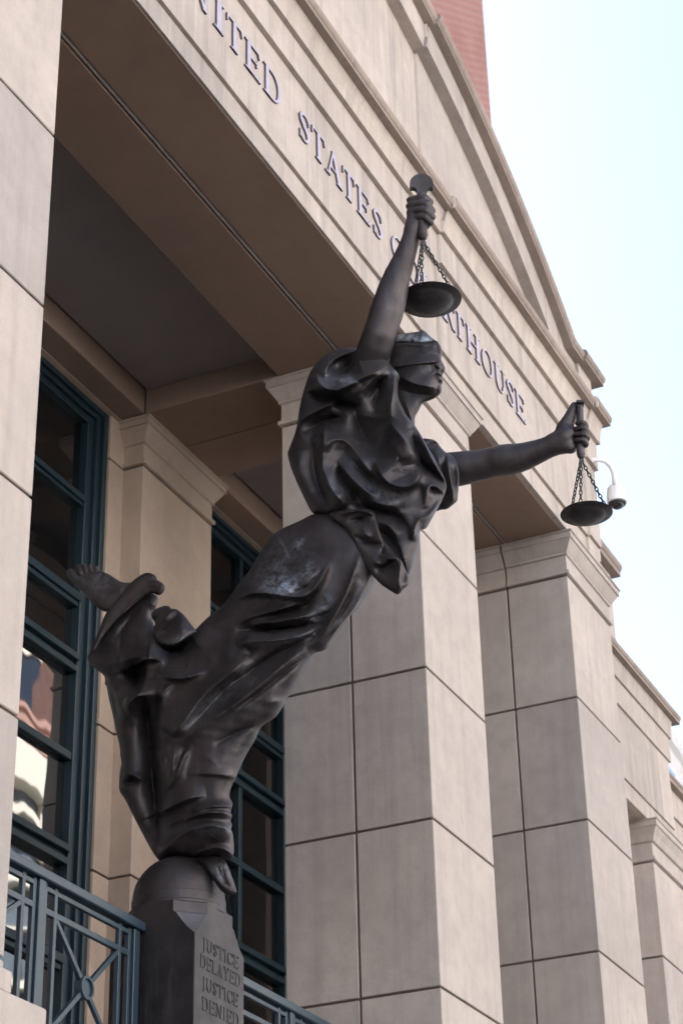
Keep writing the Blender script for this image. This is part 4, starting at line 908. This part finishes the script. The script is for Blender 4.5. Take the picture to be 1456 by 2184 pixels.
farm = [(12, A_([(945, 1004, 0, 38), (985, 999, 0, 37), (1030, 991, 0, 33), (1052, 985, 0, 32.5), (1078, 981, 3, 34.5), (1111, 976, 3, 31), (1144, 964, 0, 26), (1166, 955, 0, 23.5), (1185, 946, 0, 24)], wb)),
        (8, A_([(1185, 946, 0, 22), (1205, 938, 2, 25), (1212, 930, 2, 22)], wb)), (7, A_([(1200, 950, 0, 18), (1216, 954, 2, 14)], wb)),
        (12, A_([(1203, 914, 2, 18), (1213, 894, 4, 14), (1218.5, 878, 4, 10.5), (1223.5, 865, 2, 8)], wb)),
        (2, A_([(1230.5, 902.5, 16, 5.6), (1244, 901.5, 16, 6.2), (1250, 911, 2, 6.4), (1236, 916, -16, 6.4)], wb)),
        (2, A_([(1227, 915, 16, 5.8), (1243, 912, 18, 6.4), (1253, 924, 2, 6.6), (1236, 928, -16, 6.6)], wb)),
        (2, A_([(1227, 927, 16, 5.8), (1244, 924.5, 18, 6.4), (1254, 936, 2, 6.6), (1236, 940, -16, 6.6)], wb)),
        (2, A_([(1230, 938.5, 15, 5.4), (1243.5, 938, 16, 6.0), (1251, 949, 2, 6.2), (1236, 952, -16, 6.2)], wb))]
chainfield('arm', farm, fig, 1.8)
# ---- feet
FT = [(141, 1219), (146, 1213), (154, 1212), (161, 1217), (168, 1224), (175, 1223), (185, 1220), (199, 1217), (218, 1218), (234, 1225), (244, 1232), (260, 1242), (284, 1243), (292, 1270), (255, 1302), (225, 1306), (212, 1299), (199, 1288), (175, 1261), (157, 1244), (143, 1230)]
layer('foot', FT, fig, 22, [([(160, 1216), (172, 1228), (180, 1240)], -5, 5, 7), ([(206, 1229), (216, 1228), (227, 1230)], -6, 4, 3), ([(240, 1240), (260, 1262), (262, 1280)], 6, 16, 16), ([(180, 1232), (200, 1228), (220, 1232)], 5, 12, 12)], T=30, s=1.8, sm=3, grain=0.4, patches=[(195, 1242, 60, 34, 30, 0.25)])
foot_toes = [(2, A_([(168, 1212, 22, 8.2), (173, 1224, 26, 8)], 0)), (2, A_([(181, 1209, 20, 7.6), (185, 1222, 24, 7.4)], 0)), (2, A_([(192.5, 1210, 18, 7), (196, 1222, 22, 7)], 0)), (2, A_([(205, 1213, 16, 6.8), (208, 1224, 20, 7)], 0))]
chainfield('toes', foot_toes, fig, 1.5)
F2 = [(415, 1831), (425, 1824), (437, 1822), (454, 1824), (470, 1829), (481, 1837), (487, 1849), (493, 1866), (497, 1881), (499, 1893), (505, 1900), (503, 1906), (491, 1910), (479, 1906), (468, 1897), (458, 1881), (449, 1869), (441, 1858), (431, 1851), (422, 1844)]
layer('foot', F2, fig, 20, amp_=1.6, strokes=[([(432, 1836), (452, 1860), (468, 1884), (488, 1902)], 9, 22, 6), ([(461, 1843), (469, 1860), (479, 1879), (484, 1885)], -5, 2.4, 2.4), ([(472, 1843), (479, 1872), (491, 1891)], -4, 2.4, 2.4), ([(466, 1870), (481, 1884), (494, 1892)], -4, 2, 2.4), ([(482, 1845), (489, 1868), (495, 1885)], -3, 2.4, 2.4)], T=24, s=1.6, sm=3, grain=0.3, patches=[(470, 1850, 25, 30, 30, 0.4)])

chainfield('toes', [(1.5, A_([(458, 1846, 22, 5), (464, 1862, 26, 6), (471, 1877, 26, 6)], 0)), (1.5, A_([(466, 1846, 24, 5), (474, 1866, 27, 6), (481, 1887, 26, 6)], 0)), (1.5, A_([(474, 1846, 22, 5), (483, 1870, 25, 6), (490, 1895, 24, 6.2)], 0)), (1.5, A_([(481, 1850, 18, 5), (490, 1874, 20, 6), (498, 1900, 18, 6.6)], 0))], fig, 1.5, patches=[(478, 1872, 20, 25, 30, 0.5)])

# ------------------------------------------------------------------ hand scales
def scale(lab, axis_pts, r, ho, pc, prx, w0, edge_on):
    top, bot = axis_pts
    e = empty('balance_scale', SP(bot[0], bot[1], w0)); prop(e, lab, 'scale', 'scale pans hung from the fists')
    k = D0 / FPX * (1 - w0 / FPX)
    a, b = SP(top[0], top[1], S_(top[0], top[1], ho)), SP(bot[0], bot[1], S_(bot[0], bot[1], ho))
    MB().tube([a, a + (b - a) * 0.5, b], [r * k * 0.95, r * k, r * k * 1.08], 18).build('handle', M_BRZ, e, smooth=50)
    ax_ = (b - a).normalized()
    MB().lathe([(r * k * 1.12, 0), (r * k * 1.12, 4 * k), (r * k * 0.95, 6 * k), (r * k * 0.9, 10 * k), (r * k * 0.55, 14 * k), (0.0005, 15 * k)], b, 20, ax_).build('ferrule', M_BRZ, e, smooth=50)
    # pommel: a thick fan-shaped plate
    hl = [(-10, 4), (-10.5, -5), (-13, -10.5), (-18, -13), (-24, -12.5), (-25.2, -17)]
    pr = hl + [(-25.2 * math.cos(t), -23 - 25 * math.sin(t)) for t in np.linspace(0.0, math.pi, 19)] + [(-x, y) for x, y in reversed(hl)]
    up = -ax_; vx = Vector(RC[:, 0]) if not edge_on else Vector((1, 0, 0))
    side = Vector((0, -1, 0)) if not edge_on else Vector((-0.42, 0.1, 0.9))
    side = (Vector(RC[:, 0]) if not edge_on else Vector(RC[:, 2])); side = (side - up * side.dot(up)).normalized(); nrm = up.cross(side)
    sc_ = 0.62 if edge_on else 1.0
    hw = (7 if not edge_on else 8) * k
    v0 = [a + side * (x * k * sc_) + up * (-y * k * sc_ * (0.45 if edge_on else 1)) + nrm * hw for x, y in pr]; v1 = [p - nrm * 2 * hw for p in v0]; n = len(pr)
    MB().add(v0 + v1, [tuple(range(n)), tuple(range(2 * n - 1, n - 1, -1))] + [(i, n + i, n + (i + 1) % n, (i + 1) % n) for i in range(n)]).build('pommel', M_BRZ, e)
    P = SP(pc[0], pc[1], w0); R_ = prx * k
    pan_prof = [(0.0005, -0.30), (0.25, -0.285), (0.45, -0.235), (0.60, -0.16), (0.70, -0.08), (0.735, -0.035), (0.76, -0.02), (0.98, 0.015), (1.0, 0.03), (0.985, 0.045), (0.77, 0.012), (0.72, -0.0), (0.55, -0.12), (0.3, -0.22), (0.0005, -0.25)]
    MB().lathe([(x * R_, z * R_) for x, z in pan_prof], P, 56).build('pan', M_BRZP, e, smooth=40)
    tip = b + ax_ * 15 * k
    for j, an in enumerate(CH_ANG[edge_on]):
        q = P + Vector((math.cos(an), math.sin(an), 0.03)) * R_ * 0.93
        d = q - tip; L = d.length; d.normalize(); n = int(L / (8.4 * k)); pit = L / n
        ch = MB()
        o1 = d.orthogonal().normalized(); o2 = d.cross(o1)
        for i in range(n):
            c = tip + d * (i + 0.5) * pit; s1, s2 = (o1, o2) if i % 2 else (o2, o1)
            ch.tube([c + d * (math.cos(t) * pit * 0.68) + s1 * (math.sin(t) * 3.3 * k) for t in np.linspace(0, 2 * math.pi, 10, endpoint=False)], 1.35 * k, 6, closed=True)
        ch.build('chain', M_CHAIN, e, smooth=True)
    return e
M_CHAIN = plain('grey iron chain', (0.10, 0.105, 0.11), 0.45, 0.7, bs=40, bstr=0.05)
CH_ANG = {k_: tuple(math.radians(a_) for a_ in (-54.5, 65.5, 185.5)) for k_ in (False, True)}
scale('bronze scale pan on three chains below the raised near fist', ((898.8, 414), (901, 500)), 9.6, wa + 5, (917, 641), 67, S_(900, 450, wa - 4), False)
scale('bronze scale pan on three chains below the outstretched far fist', ((1235.5, 868), (1238, 966)), 8.2, wb + 1, (1250, 1097), 56, S_(1238, 920, wb + 2), True)
